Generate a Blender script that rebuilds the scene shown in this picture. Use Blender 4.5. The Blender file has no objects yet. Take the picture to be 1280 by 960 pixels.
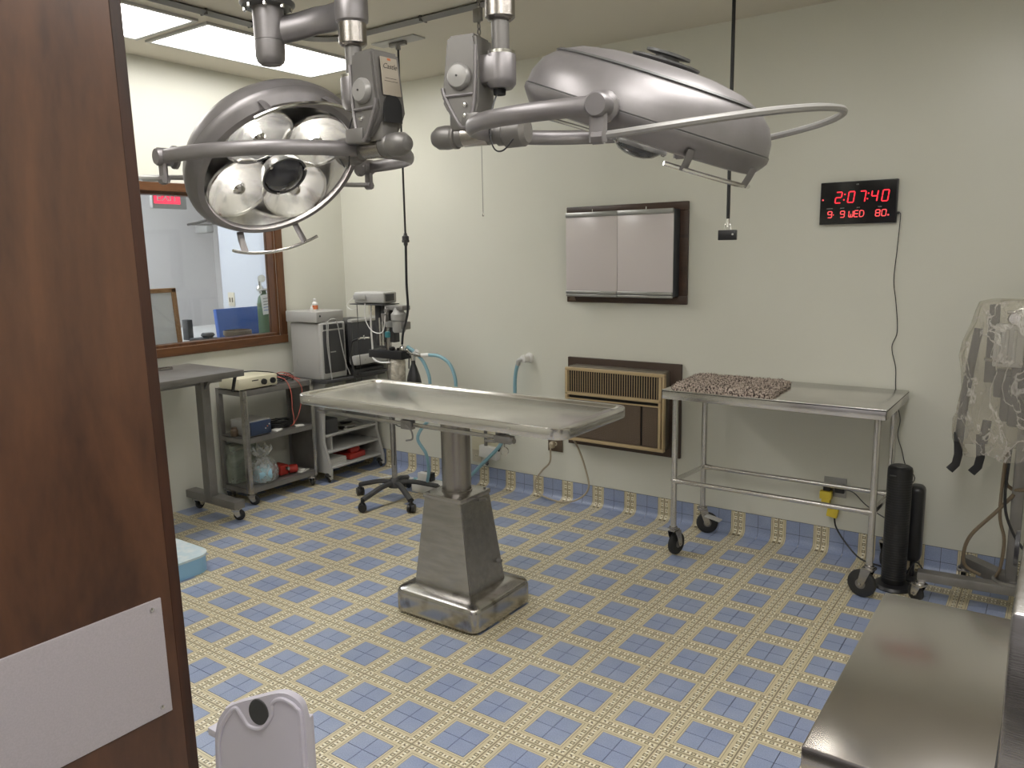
import bpy, bmesh, math, random
from mathutils import Vector, Matrix, noise
PI = math.pi
random.seed(4)
sc = bpy.context.scene
V = Vector

# ------------------------------------------------------------------ camera
CAM = V((1.3319, -2.5391, 1.6153))
FPX = 979.09
def _rot(yaw, pitch, roll):
    cy, sy = math.cos(yaw), math.sin(yaw)
    f = V((-sy*math.cos(pitch), cy*math.cos(pitch), -math.sin(pitch)))
    r = V((cy, sy, 0)); d = f.cross(r)
    r2 = r*math.cos(roll) + d*math.sin(roll); d2 = d*math.cos(roll) - r*math.sin(roll)
    return r2, d2, f
RT, DN, FW = _rot(.6184, .1660, .0173)
cam = bpy.data.cameras.new('camera'); co = bpy.data.objects.new('camera', cam)
sc.collection.objects.link(co); sc.camera = co
co.matrix_world = Matrix(((RT.x, -DN.x, -FW.x, CAM.x), (RT.y, -DN.y, -FW.y, CAM.y), (RT.z, -DN.z, -FW.z, CAM.z), (0, 0, 0, 1)))
cam.sensor_width = 36; cam.lens = FPX/1280*36; cam.clip_start = .02; cam.clip_end = 60
def ray(u, v): return FW + RT*((u-640)/FPX) + DN*((v-480)/FPX)
def pl(u, v, ax, val):          # the point of the plane x/y/z = val seen at a photo position: used only to measure
    d = ray(u, v); return CAM + d*((val-CAM[ax])/d[ax])

# ------------------------------------------------------------------ world, exposure
w = bpy.data.worlds.new('world'); sc.world = w; w.use_nodes = True
w.node_tree.nodes['Background'].inputs[0].default_value = (.9, .95, 1, 1)
w.node_tree.nodes['Background'].inputs[1].default_value = .05
sc.view_settings.view_transform = 'Standard'; sc.view_settings.look = 'None'
sc.view_settings.exposure = 0.62; sc.view_settings.gamma = 1; sc.view_settings.use_curve_mapping = False
FLUOR = 7.0           # strength of the ceiling diffusers
CORR = 9.0
LAMPW = 45.0

# ------------------------------------------------------------------ materials
def mat(name, col, rough=.5, metal=0., bump=None, mix=None, trans=0., emit=None, spec=.5, coat=0., aniso=None):
    """bump=(scale, strength[, stretch xyz]); mix=(scale, colour2, lo, hi[, stretch])"""
    m = bpy.data.materials.new(name); m.use_nodes = True
    nt = m.node_tree; N = nt.nodes; L = nt.links; b = N['Principled BSDF']
    b.inputs['Base Color'].default_value = (*col, 1); b.inputs['Roughness'].default_value = rough
    b.inputs['Metallic'].default_value = metal; b.inputs['Specular IOR Level'].default_value = spec
    if trans: b.inputs['Transmission Weight'].default_value = trans
    if coat: b.inputs['Coat Weight'].default_value = coat; b.inputs['Coat Roughness'].default_value = .15
    if emit:
        b.inputs['Emission Color'].default_value = (*emit[0], 1); b.inputs['Emission Strength'].default_value = emit[1]
    g = N.new('ShaderNodeNewGeometry')
    def nz(scale, stretch, detail=4):
        mp = N.new('ShaderNodeMapping'); mp.inputs['Scale'].default_value = stretch
        L.new(g.outputs['Position'], mp.inputs[0])
        n = N.new('ShaderNodeTexNoise'); n.inputs['Scale'].default_value = scale; n.inputs['Detail'].default_value = detail
        L.new(mp.outputs[0], n.inputs['Vector']); return n
    if mix:
        n = nz(mix[0], mix[4] if len(mix) > 4 else (1, 1, 1))
        r = N.new('ShaderNodeValToRGB'); r.color_ramp.elements[0].position = mix[2]; r.color_ramp.elements[1].position = mix[3]
        r.color_ramp.elements[0].color = (*col, 1); r.color_ramp.elements[1].color = (*mix[1], 1)
        L.new(n.outputs[0], r.inputs[0]); L.new(r.outputs[0], b.inputs['Base Color'])
    if bump:
        n = nz(bump[0], bump[2] if len(bump) > 2 else (1, 1, 1))
        bp = N.new('ShaderNodeBump'); bp.inputs['Strength'].default_value = bump[1]; bp.inputs['Distance'].default_value = .002
        L.new(n.outputs[0], bp.inputs['Height']); L.new(bp.outputs[0], b.inputs['Normal'])
    return m
def emis(name, col, s):
    m = bpy.data.materials.new(name); m.use_nodes = True; nt = m.node_tree
    nt.nodes.remove(nt.nodes['Principled BSDF']); e = nt.nodes.new('ShaderNodeEmission')
    e.inputs[0].default_value = (*col, 1); e.inputs[1].default_value = s
    nt.links.new(e.outputs[0], nt.nodes['Material Output'].inputs[0]); return m
def sheer(name, col, alpha, rough=.15, wrinkle=18, stretch=(1, 1, 1), bs=1.0, lo=.35, hi=.7, a0=.6, a1=1.6, ridge=False):
    """clear plastic film: part see-through, part glossy milky"""
    m = bpy.data.materials.new(name); m.use_nodes = True; nt = m.node_tree; N = nt.nodes; L = nt.links
    b = N['Principled BSDF']; b.inputs['Base Color'].default_value = (*col, 1); b.inputs['Roughness'].default_value = rough
    b.inputs['Specular IOR Level'].default_value = .9
    t = N.new('ShaderNodeBsdfTransparent'); t.inputs[0].default_value = (.93, .92, .88, 1)
    mx = N.new('ShaderNodeMixShader'); g = N.new('ShaderNodeNewGeometry')
    mp = N.new('ShaderNodeMapping'); mp.inputs['Scale'].default_value = stretch; L.new(g.outputs['Position'], mp.inputs[0])
    n = N.new('ShaderNodeTexNoise'); n.inputs['Scale'].default_value = wrinkle; n.inputs['Detail'].default_value = 5
    n.inputs['Distortion'].default_value = 1.2
    L.new(mp.outputs[0], n.inputs['Vector'])
    bp = N.new('ShaderNodeBump'); bp.inputs['Strength'].default_value = bs; bp.inputs['Distance'].default_value = .02
    L.new(n.outputs[0], bp.inputs['Height']); L.new(bp.outputs[0], b.inputs['Normal'])
    src = n.outputs[0]
    if ridge:       # thin opaque streaks at the noise's middle value: painted highlights along creases
        s1 = N.new('ShaderNodeMath'); s1.operation = 'SUBTRACT'; s1.inputs[1].default_value = .5; L.new(src, s1.inputs[0])
        s2 = N.new('ShaderNodeMath'); s2.operation = 'ABSOLUTE'; L.new(s1.outputs[0], s2.inputs[0])
        s3 = N.new('ShaderNodeMath'); s3.operation = 'SUBTRACT'; s3.inputs[0].default_value = .5; L.new(s2.outputs[0], s3.inputs[1]); src = s3.outputs[0]
    mr = N.new('ShaderNodeMapRange'); mr.inputs[1].default_value = lo; mr.inputs[2].default_value = hi
    mr.inputs[3].default_value = alpha*a0; mr.inputs[4].default_value = min(1, alpha*a1); L.new(src, mr.inputs[0])
    L.new(mr.outputs[0], mx.inputs[0]); L.new(t.outputs[0], mx.inputs[1]); L.new(b.outputs[0], mx.inputs[2])
    L.new(mx.outputs[0], N['Material Output'].inputs[0]); return m

M = {}
M['wall'] = mat('wall_paint', (.695, .69, .612), .31, bump=(9, .2), mix=(1.3, (.67, .667, .588), .35, .7))
M['ceil'] = mat('ceiling_paint', (.70, .655, .56), .7, bump=(30, .15))
M['white_wall'] = mat('cool_lit_wall_paint', (.56, .585, .635), .6)  # bluish tone of the light on this wall, put into the paint colour
M['grey_wall'] = mat('warm_white_wall_paint', (.72, .70, .69), .6)
M['lamp'] = mat('silver_grey_enamel', (.255, .24, .245), .40, .55, bump=(60, .08), mix=(14, (.225, .212, .215), .4, .7))
M['lamp_dark'] = mat('dark_grey_enamel', (.13, .13, .13), .4, .4)
M['lamp_mid'] = mat('grey_cast_enamel', (.185, .176, .168), .42, .4, bump=(90, .1))
M['chrome'] = mat('chrome', (.72, .71, .69), .16, 1.)
M['steel'] = mat('brushed_steel', (.47, .455, .44), .27, 1., bump=(40, .12, (1, 14, 14)), mix=(9, (.38, .365, .35), .35, .7, (1, 5, 5)))
M['steel_top'] = mat('polished_tabletop_steel', (.72, .705, .685), .21, 1., bump=(30, .10, (12, 1, 12)), mix=(5, (.61, .595, .575), .35, .7))
M['steel_old'] = mat('worn_steel', (.50, .485, .465), .22, 1., bump=(16, .3), mix=(13, (.24, .215, .185), .5, .72))
M['steel_col'] = mat('column_steel', (.38, .355, .33), .24, 1., bump=(60, .2, (1, 1, 16)))
M['steel_dark'] = mat('dull_grey_steel', (.27, .26, .25), .45, .65, mix=(8, (.22, .21, .20), .4, .7))
M['counter'] = mat('satin_counter_steel', (.60, .57, .545), .19, 1., bump=(8, .12), mix=(3, (.52, .50, .48), .35, .7))
M['mirror'] = mat('reflector_aluminium', (.95, .94, .93), .20, .88, bump=(9, 1.0), mix=(12, (.70, .70, .70), .45, .62))
M['rubber'] = mat('black_rubber', (.025, .025, .025), .6)
M['black'] = mat('black_plastic', (.018, .018, .02), .35)
M['black_matte'] = mat('black_matte', (.012, .012, .013), .7)
M['charcoal'] = mat('charcoal_plastic', (.05, .05, .052), .5)
M['grey_plastic'] = mat('grey_plastic', (.36, .355, .34), .45)
M['light_grey'] = mat('light_grey_enamel', (.44, .435, .42), .45)
M['beige'] = mat('beige_plastic', (.62, .57, .45), .45)
M['cream'] = mat('cream_enamel', (.70, .66, .50), .4)
M['white'] = mat('white_plastic', (.75, .74, .72), .4)
M['lav'] = mat('white_stool_plastic', (.66, .63, .72), .4)  # white plastic, lavender tint of the corridor light put into its colour
M['fan'] = mat('black_fan_mesh', (.010, .010, .011), .5)
M['paper'] = mat('paper', (.75, .74, .70), .8)
M['red'] = mat('red_plastic', (.42, .03, .02), .4)
M['redwire'] = mat('pink_red_wire', (.55, .13, .10), .5)
M['yellow'] = mat('yellow_plastic', (.75, .58, .06), .45)
M['bluehose'] = mat('blue_hose', (.25, .44, .52), .35)
M['bluepanel'] = mat('blue_board', (.045, .13, .46), .4)
M['palebl'] = mat('pale_blue_plastic', (.28, .52, .78), .4)
M['palebl_top'] = mat('milky_blue_top', (.60, .74, .82), .25, mix=(25, (.75, .82, .85), .4, .65))
M['green'] = mat('dull_green_paint', (.10, .17, .10), .5)
M['tancord'] = mat('tan_cord', (.42, .36, .26), .5)
M['screen'] = mat('dark_glass_screen', (.035, .036, .045), .12, coat=.5)
M['acbrown'] = mat('dark_brown_plastic', (.055, .032, .020), .45)
M['actan'] = mat('tan_gold_plastic', (.50, .38, .22), .38, .1)
M['weave'] = mat('weave_brown', (.20, .15, .105), .5)
M['grille'] = mat('brown_grille', (.11, .078, .055), .5)
M['acbody'] = mat('brown_grey_metal', (.19, .165, .13), .45, .3)
M['outletbr'] = mat('brown_cover_plate', (.12, .085, .055), .4)
M['film'] = mat('viewer_milk_panel', (.62, .57, .56), .25, coat=.4)
M['alu'] = mat('satin_aluminium', (.38, .38, .37), .35, .9)
M['teal'] = mat('teal_liquid', (.05, .22, .25), .3)
M['towel'] = mat('pale_blue_cloth', (.30, .50, .62), .8)
M['plate'] = mat('lavender_lit_laminate', (.46, .42, .44), .42, bump=(220, .12), mix=(300, (.42, .385, .40), .35, .65))  # grey laminate coloured with the lavender of the corridor light
M['disc'] = mat('pale_cast_disc', (.33, .32, .31), .38, .3)
M['tan_label'] = mat('tan_label_plate', (.42, .37, .30), .4, .3)
M['ink'] = mat('dark_ink', (.05, .045, .04), .5)
M['amber'] = mat('orange_label', (.55, .16, .06), .5)
M['glassy'] = sheer('clear_plastic_film', (.80, .79, .74), .30, .12, 16)
M['bagfilm'] = sheer('clear_bag_film', (.85, .88, .90), .30, .12, 30)
M['tubfilm'] = sheer('greenish_clear_plastic', (.32, .36, .30), .55, .2, 6)
M['cover'] = sheer('crumpled_cover_film', (.70, .66, .60), .30, .06, 9, (1, 1, .55), 1.0, .476, .50, .9, 2.1, True)
M['led'] = emis('red_led', (1, .035, .05), 1.15)
M['led2'] = emis('red_led_small', (1, .10, .10), .95)
M['diffuser'] = emis('fluorescent_diffuser', (1, .975, .935), FLUOR)
M['diffuser_far'] = emis('fluorescent_diffuser_cool', (.92, .95, 1.0), 21.0)
M['diffuser_corr'] = emis('fluorescent_diffuser_corridor', (.90, .88, 1.0), CORR)
M['bulb'] = emis('warm_bulb', (1, .95, .86), LAMPW)
M['exit'] = emis('red_exit_sign_face', (1, .06, .12), 1.0)

def wood(name, c1, c2, scale, axis, rough=.4, coat=.0, stretch=.12, bumpst=.15):
    m = bpy.data.materials.new(name); m.use_nodes = True; nt = m.node_tree; N = nt.nodes; L = nt.links; b = N['Principled BSDF']
    b.inputs['Roughness'].default_value = rough; b.inputs['Coat Weight'].default_value = coat; b.inputs['Coat Roughness'].default_value = .25
    g = N.new('ShaderNodeNewGeometry'); mp = N.new('ShaderNodeMapping')
    s = [1, 1, 1]; s[axis] = stretch; mp.inputs['Scale'].default_value = s
    L.new(g.outputs['Position'], mp.inputs[0])
    n = N.new('ShaderNodeTexNoise'); n.inputs['Scale'].default_value = scale; n.inputs['Detail'].default_value = 7; n.inputs['Distortion'].default_value = 1.6
    L.new(mp.outputs[0], n.inputs['Vector'])
    n2 = N.new('ShaderNodeTexNoise'); n2.inputs['Scale'].default_value = scale*14; n2.inputs['Detail'].default_value = 3
    L.new(mp.outputs[0], n2.inputs['Vector'])
    a = N.new('ShaderNodeMath'); a.operation = 'MULTIPLY_ADD'; a.inputs[1].default_value = .25; L.new(n2.outputs[0], a.inputs[0]); L.new(n.outputs[0], a.inputs[2])
    r = N.new('ShaderNodeValToRGB'); e = r.color_ramp.elements
    e[0].position = .42; e[0].color = (*c2, 1); e[1].position = .82; e[1].color = (*c1, 1)
    L.new(a.outputs[0], r.inputs[0]); L.new(r.outputs[0], b.inputs['Base Color'])
    bp = N.new('ShaderNodeBump'); bp.inputs['Strength'].default_value = bumpst; bp.inputs['Distance'].default_value = .001
    L.new(a.outputs[0], bp.inputs['Height']); L.new(bp.outputs[0], b.inputs['Normal']); return m
M['door'] = wood('dark_door_veneer', (.125, .052, .024), (.050, .020, .011), 4.5, 2, .34, .35, .28)
M['door_edge'] = wood('dark_door_edge', (.065, .020, .008), (.022, .008, .004), 9, 2, .45, 0, .1)
M['frame'] = wood('oak_stained_trim', (.16, .068, .025), (.075, .030, .012), 10, 1, .4, .1, .12)
M['frame_v'] = wood('oak_stained_trim_upright', (.15, .064, .024), (.07, .028, .012), 10, 2, .4, .1, .12)
M['vbwood'] = wood('dark_walnut_trim', (.075, .040, .025), (.030, .017, .012), 12, 0, .4, .1, .12)
M['lightwood'] = wood('light_oak', (.42, .22, .09), (.28, .13, .05), 12, 2, .5, 0, .15)

S = .2286
def tile_band(name, vertical=False):
    """cream printed border of the nine inch vinyl tile: outlined squares and dots between thin lines"""
    m = bpy.data.materials.new(name); m.use_nodes = True; nt = m.node_tree; N = nt.nodes; L = nt.links; b = N['Principled BSDF']
    g = N.new('ShaderNodeNewGeometry'); sp = N.new('ShaderNodeSeparateXYZ'); L.new(g.outputs['Position'], sp.inputs[0])
    def mth(op, a, b_=None, c=None):
        n = N.new('ShaderNodeMath'); n.operation = op
        for i, x in enumerate((a, b_, c)):
            if x is None: continue
            if isinstance(x, (int, float)): n.inputs[i].default_value = x
            else: L.new(x, n.inputs[i])
        return n.outputs[0]
    def frac(x): return mth('SUBTRACT', mth('FRACT', mth('ADD', x, .5)), .5)
    u = frac(mth('DIVIDE', sp.outputs[0], S))
    v = frac(mth('DIVIDE', sp.outputs[2 if vertical else 1], S)) if not vertical else mth('SUBTRACT', mth('DIVIDE', sp.outputs[2], S), .32)
    au, av = mth('ABSOLUTE', u), mth('ABSOLUTE', v)
    if vertical: mm, t = au, v
    else:
        mm = mth('MAXIMUM', au, av)
        side = mth('GREATER_THAN', au, av)
        t = mth('ADD', mth('MULTIPLY', side, v), mth('MULTIPLY', mth('SUBTRACT', 1, side), u))
    tt = mth('ABSOLUTE', frac(mth('MULTIPLY', t, 6)))
    nn = mth('ABSOLUTE', mth('MULTIPLY', mth('SUBTRACT', mm, .437), 6))
    sq = mth('MAXIMUM', tt, nn)
    ring = mth('MULTIPLY', mth('GREATER_THAN', sq, .115), mth('LESS_THAN', sq, .20))
    dot = mth('LESS_THAN', mth('MAXIMUM', mth('ABSOLUTE', mth('SUBTRACT', tt, .5)), nn), .085)
    lite = mth('LESS_THAN', mth('ADD', mth('ABSOLUTE', mth('SUBTRACT', tt, .31)), mth('MULTIPLY', nn, .6)), .13)
    dark = mth('MINIMUM', mth('ADD', ring, dot), 1)
    line = mth('MINIMUM', mth('ADD', mth('LESS_THAN', mth('ABSOLUTE', mth('SUBTRACT', mm, .352)), .005), mth('LESS_THAN', mth('ABSOLUTE', mth('SUBTRACT', mm, .493)), .006)), 1)
    nz = N.new('ShaderNodeTexNoise'); nz.inputs['Scale'].default_value = 5; nz.inputs['Detail'].default_value = 5; L.new(g.outputs['Position'], nz.inputs['Vector'])
    def mix(f, a, b_):
        n = N.new('ShaderNodeMix'); n.data_type = 'RGBA'
        if isinstance(f, float): n.inputs[0].default_value = f
        else: L.new(f, n.inputs[0])
        for k, x in ((6, a), (7, b_)):
            if isinstance(x, tuple): n.inputs[k].default_value = (*x, 1)
            else: L.new(x, n.inputs[k])
        return n.outputs[2]
    c = mix(nz.outputs[0], (.70, .62, .42), (.60, .53, .35))
    c = mix(lite, c, (.88, .84, .70))
    c = mix(mth('MULTIPLY', line, .6), c, (.14, .11, .07))
    c = mix(mth('MULTIPLY', dark, .85), c, (.085, .065, .035))
    L.new(c, b.inputs['Base Color']); b.inputs['Roughness'].default_value = .36
    return m
M['band'] = tile_band('tile_border_print'); M['band_v'] = tile_band('base_tile_border_print', True)
def tile_blue(name):
    m = mat(name, (.27, .325, .49), .34, mix=(7, (.33, .385, .54), .35, .7)); nt = m.node_tree; N = nt.nodes; L = nt.links
    b = N['Principled BSDF']; src = b.inputs['Base Color'].links[0].from_socket
    g = [n for n in N if n.type == 'NEW_GEOMETRY'][0]
    n = N.new('ShaderNodeTexNoise'); n.inputs['Scale'].default_value = 260; L.new(g.outputs['Position'], n.inputs['Vector'])
    mx = N.new('ShaderNodeMix'); mx.data_type = 'RGBA'; mx.blend_type = 'OVERLAY'; mx.inputs[0].default_value = .35
    L.new(src, mx.inputs[6]); L.new(n.outputs[0], mx.inputs[7]); L.new(mx.outputs[2], b.inputs['Base Color']); return m
M['blue'] = tile_blue('tile_blue_pad'); M['grout'] = mat('dark_joint', (.05, .045, .035), .7)

# ------------------------------------------------------------------ mesh helpers
C = sc.collection
def NB(): return bmesh.new()
def box(bm, lo, hi, bev=0, rot=None, piv=None, seg=2, mi=0):
    lo, hi = V(lo), V(hi); c = (lo+hi)/2; d = hi-lo
    r = bmesh.ops.create_cube(bm, size=1); vs = r['verts']
    for v in vs: v.co = V((v.co.x*d.x, v.co.y*d.y, v.co.z*d.z)) + c
    if bev:
        es = list({e for v in vs for e in v.link_edges})
        rr = bmesh.ops.bevel(bm, geom=es, offset=bev, segments=seg, affect='EDGES', profile=.5)
        vs = list({v for v in rr['verts']} | {v for v in vs if v.is_valid})
    if rot is not None:
        p = V(piv) if piv is not None else c
        for v in vs: v.co = rot @ (v.co-p) + p
    if mi:
        for f in {f for v in vs for f in v.link_faces}: f.material_index = mi
    return vs
def RZ(a): return Matrix.Rotation(a, 3, 'Z')
def RY(a): return Matrix.Rotation(a, 3, 'Y')
def RX(a): return Matrix.Rotation(a, 3, 'X')
def basis(ax):
    ax = V(ax).normalized(); t = V((0, 0, 1)) if abs(ax.z) < .9 else V((1, 0, 0))
    x = t.cross(ax).normalized(); return x, ax.cross(x), ax
def lathe(bm, prof, o, ax=(0, 0, 1), seg=24, cap=True, sx=1, sy=1):
    x, y, z = basis(ax); o = V(o); rings = []
    for r, h in prof:
        rings.append([bm.verts.new(o + z*h + x*(r*sx*math.cos(2*PI*i/seg)) + y*(r*sy*math.sin(2*PI*i/seg))) for i in range(seg)])
    for a, b in zip(rings, rings[1:]):
        for i in range(seg): bm.faces.new((a[i], a[(i+1) % seg], b[(i+1) % seg], b[i]))
    if cap:
        if prof[0][0] > 1e-6: bm.faces.new(rings[0][::-1])
        if prof[-1][0] > 1e-6: bm.faces.new(rings[-1])
def cyl(bm, a, b, r, r2=None, seg=16):
    a, b = V(a), V(b); lathe(bm, [(r, 0), (r if r2 is None else r2, (b-a).length)], a, b-a, seg)
def spline(pts, n=6):
    P = [V(p) for p in pts]
    if len(P) < 3: return P
    Q = [P[0]*2-P[1]] + P + [P[-1]*2-P[-2]]; out = []
    for i in range(1, len(Q)-2):
        for k in range(n):
            t = k/n; a, b, c, d = Q[i-1:i+3]
            out.append(.5*((2*b)+(c-a)*t+(2*a-5*b+4*c-d)*t*t+(3*b-a-3*c+d)*t**3))
    out.append(P[-1]); return out
def tube(bm, pts, r, seg=8, n=6, smooth=True, ra=None, up=None):
    P = spline(pts, n) if smooth else [V(p) for p in pts]
    prev = None; rings = []
    for i, p in enumerate(P):
        t = (P[min(i+1, len(P)-1)]-P[max(i-1, 0)]).normalized()
        if up is not None: x = V(up).cross(t).normalized()
        elif prev is None: x = basis(t)[0]
        else: x = (prev - t*prev.dot(t)).normalized()
        prev = x; y = t.cross(x)
        rx, ry = (r, r) if ra is None else (r, ra)
        rings.append([bm.verts.new(p + x*(rx*math.cos(2*PI*k/seg)) + y*(ry*math.sin(2*PI*k/seg))) for k in range(seg)])
    for a, b in zip(rings, rings[1:]):
        for k in range(seg): bm.faces.new((a[k], a[(k+1) % seg], b[(k+1) % seg], b[k]))
    bm.faces.new(rings[0][::-1]); bm.faces.new(rings[-1])
def prism(bm, poly, o, ux, uy, depth):
    """2D polygon in the ux, uy plane at o, pushed along ux x uy by depth"""
    o, ux, uy = V(o), V(ux), V(uy); n = ux.cross(uy).normalized()*depth
    a = [bm.verts.new(o+ux*x+uy*y) for x, y in poly]; b = [bm.verts.new(v.co+n) for v in a]
    k = len(a); bm.faces.new(a[::-1]); bm.faces.new(b)
    for i in range(k): bm.faces.new((a[i], a[(i+1) % k], b[(i+1) % k], b[i]))
def rrect(w_, h_, r, n=5):
    out = []
    for cx, cy, a0 in ((w_/2-r, h_/2-r, 0), (-w_/2+r, h_/2-r, PI/2), (-w_/2+r, -h_/2+r, PI), (w_/2-r, -h_/2+r, 1.5*PI)):
        for i in range(n+1): a = a0+PI/2*i/n; out.append((cx+r*math.cos(a), cy+r*math.sin(a)))
    return out
ORG = {}
def obj(name, bm, m, parent=None, smooth=True, origin=None, label=None):
    me = bpy.data.meshes.new(name)
    bmesh.ops.recalc_face_normals(bm, faces=bm.faces[:])
    if parent is not None: og = ORG[parent.name]
    elif origin is not None: og = V(origin)
    else:
        xs = [v.co for v in bm.verts]; og = V(((min(v.x for v in xs)+max(v.x for v in xs))/2, (min(v.y for v in xs)+max(v.y for v in xs))/2, min(v.z for v in xs)))
    for v in bm.verts: v.co -= og
    bm.to_mesh(me); bm.free()
    for k in (m if isinstance(m, (list, tuple)) else (m,)): me.materials.append(k)
    if smooth:
        for p in me.polygons: p.use_smooth = True
        me.set_sharp_from_angle(angle=math.radians(38))
    o = bpy.data.objects.new(name, me); C.objects.link(o); ORG[o.name] = og
    if parent is not None: o.parent = parent
    else: o.location = og
    if label: o['label'] = label
    return o
def tag(o, label, cat, group=None):
    o['label'] = label; o['category'] = cat
    if group: o['group'] = group
    return o
def thing(name, loc, label, cat, group=None):
    o = bpy.data.objects.new(name, None); C.objects.link(o); o.location = V(loc); ORG[o.name] = V(loc); o.empty_display_size = .05
    return tag(o, label, cat, group)
def one(name, bm, m, label, cat, group=None, **k): return tag(obj(name, bm, m, **k), label, cat, group)
def struct(name, bm, m, **k): o = obj(name, bm, m, **k); o['kind'] = 'structure'; return o
def P(name, parent, m, fn, label=None, **k):       # one-line part: fn fills a bmesh
    bm = NB(); fn(bm); return obj(name, bm, m, parent, label=label, **k)
def text(name, s, size, o, ux, uy, m, parent, depth=.0006, align='CENTER', shear=0.):
    cu = bpy.data.curves.new('t', 'FONT'); cu.body = s; cu.size = size; cu.align_x = align; cu.align_y = 'CENTER'; cu.extrude = depth; cu.shear = shear
    t = bpy.data.objects.new('t', cu); C.objects.link(t); bpy.context.view_layer.update()
    me = bpy.data.meshes.new_from_object(t.evaluated_get(bpy.context.evaluated_depsgraph_get()))
    bpy.data.objects.remove(t); bm = NB(); bm.from_mesh(me)
    o, ux, uy = V(o), V(ux).normalized(), V(uy).normalized(); n = ux.cross(uy)
    for v in bm.verts: v.co = o+ux*v.co.x+uy*v.co.y+n*v.co.z
    return obj(name, bm, m, parent, smooth=False)

# ------------------------------------------------------------------ room
XL, XR, YB, YF, CZ = -3.27, 2.05, 1.7145, -2.60, 2.80
bm = NB(); box(bm, (XL-2.6, YF-2.2, -.12), (XR+.3, YB+1.4, -.004)); floor = struct('floor', bm, M['grout'], smooth=False)
def tile_mesh(bm, cx, cy, top=0.0):
    h = S/2-.0005
    lo, hi = top-.003, top-.0007
    a = [(-h, -h), (h, -h), (h, h), (-h, h)]
    A = [bm.verts.new((cx+x, cy+y, lo)) for x, y in a]; B = [bm.verts.new((cx+x, cy+y, hi)) for x, y in a]
    p = .32*S; Ci = [bm.verts.new((cx+x*p/h, cy+y*p/h, hi)) for x, y in a]; Di = [bm.verts.new((cx+x*p/h, cy+y*p/h, lo)) for x, y in a]
    for i in range(4):
        j = (i+1) % 4
        bm.faces.new((A[i], A[j], B[j], B[i])); bm.faces.new((B[i], B[j], Ci[j], Ci[i])); bm.faces.new((Ci[i], Ci[j], Di[j], Di[i]))
    bm.faces.new(Di).material_index = 2
    g = .0011
    for sx in (-1, 1):
        for sy in (-1, 1):
            x0, x1 = sorted((sx*g*.8, sx*(p-g))); y0, y1 = sorted((sy*g*.8, sy*(p-g)))
            q = [bm.verts.new((cx+x, cy+y, lo)) for x, y in ((x0, y0), (x1, y0), (x1, y1), (x0, y1))]
            s_ = [bm.verts.new((cx+x, cy+y, top)) for x, y in ((x0+.0006, y0+.0006), (x1-.0006, y0+.0006), (x1-.0006, y1-.0006), (x0+.0006, y1-.0006))]
            for i in range(4): bm.faces.new((q[i], q[(i+1) % 4], s_[(i+1) % 4], s_[i])).material_index = 1
            bm.faces.new(s_).material_index = 1
cells = []
for i in range(-15, 9):
    for j in range(-11, 8):
        x, y = i*S, j*S
        if x-S/2 < XL-.2 or x > XR: continue
        d = V((x, y, 0))-CAM; z = d.dot(FW)
        vis = z > .3 and abs(d.dot(RT)/z) < 700/FPX and -560 < d.dot(DN)/z*FPX < 545
        cells.append((0 if vis else 1, d.length, x, y))
cells.sort()
bm = NB(); tile_mesh(bm, 0, 0); tile0 = obj('tile', bm, [M['band'], M['blue'], M['grout']], floor, smooth=False)
# object origin for each tile at its own centre
me0 = tile0.data
fo = ORG['floor']
for v in me0.vertices: v.co += fo
first = True; rest = NB()
for k, (vis, d, x, y) in enumerate(cells):
    if vis == 0 and k < 300:
        t = tile0 if first else tile0.copy()
        if not first: C.objects.link(t)
        first = False; t.parent = floor; t.location = V((x, y, 0))-fo
    else: tile_mesh(rest, x, y)
r_ = obj('tile_field', rest, [M['band'], M['blue'], M['grout']], floor, smooth=False); r_['kind'] = 'stuff'

def cove_base(name, horizontal_x, a0, a1, fixed):
    """coved base strip; tiles run every S along it. horizontal_x: runs along x at y=fixed (room on the -y side)"""
    bm = NB()
    if horizontal_x: box(bm, (a0, fixed-.003, 0), (a1, fixed+.0, .131))
    else: box(bm, (fixed, a0, 0), (fixed+.003, a1, .131))
    o = struct(name, bm, M['grout'], smooth=False)
    prof = [(.046, .0008), (.030, .0035), (.016, .011), (.008, .022), (.0055, .036), (.0055, .131)]
    def strip(bm, s0, s1, zlo, zhi, off, mi):
        pts = []
        for d, z in prof:
            if z >= zlo-1e-6 and z <= zhi+1e-6: pts.append((d+off, z))
        pts = [p_ for p_ in pts]
        if pts[0][1] > zlo+1e-4: pts.insert(0, (prof[-1][0]+off, zlo))
        if pts[-1][1] < zhi-1e-4: pts.append((prof[-1][0]+off, zhi))
        prev = None
        for d, z in pts:
            e = ((s0, fixed-d, z), (s1, fixed-d, z)) if horizontal_x else ((fixed+d, s0, z), (fixed+d, s1, z))
            cur = [bm.verts.new(q) for q in e]
            if prev: bm.faces.new((prev[0], prev[1], cur[1], cur[0])).material_index = mi
            prev = cur
    k = math.floor(a0/S)
    proto = None
    while k*S < a1:
        s0, s1 = max(a0, (k-.5)*S+.0006), min(a1, (k+.5)*S-.0006)
        if s1-s0 > .02:
            bm = NB(); c = k*S; p = .32*S
            for b0, b1 in ((s0, min(s1, c-p)), (max(s0, c+p), s1)):
                if b1-b0 > .003: strip(bm, b0, b1, .0008, .131, .0, 0)
            for q0, q1 in ((c-p+.001, c-.0009), (c+.0009, c+p-.001)):
                q0, q1 = max(q0, s0), min(q1, s1)
                if q1-q0 > .003:
                    strip(bm, q0, q1, .0008, .0560, .0008, 1); strip(bm, q0, q1, .0580, .131, .0008, 1)
            t = obj('base_tile', bm, [M['band_v'], M['blue']], o)
        k += 1
    return o
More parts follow.
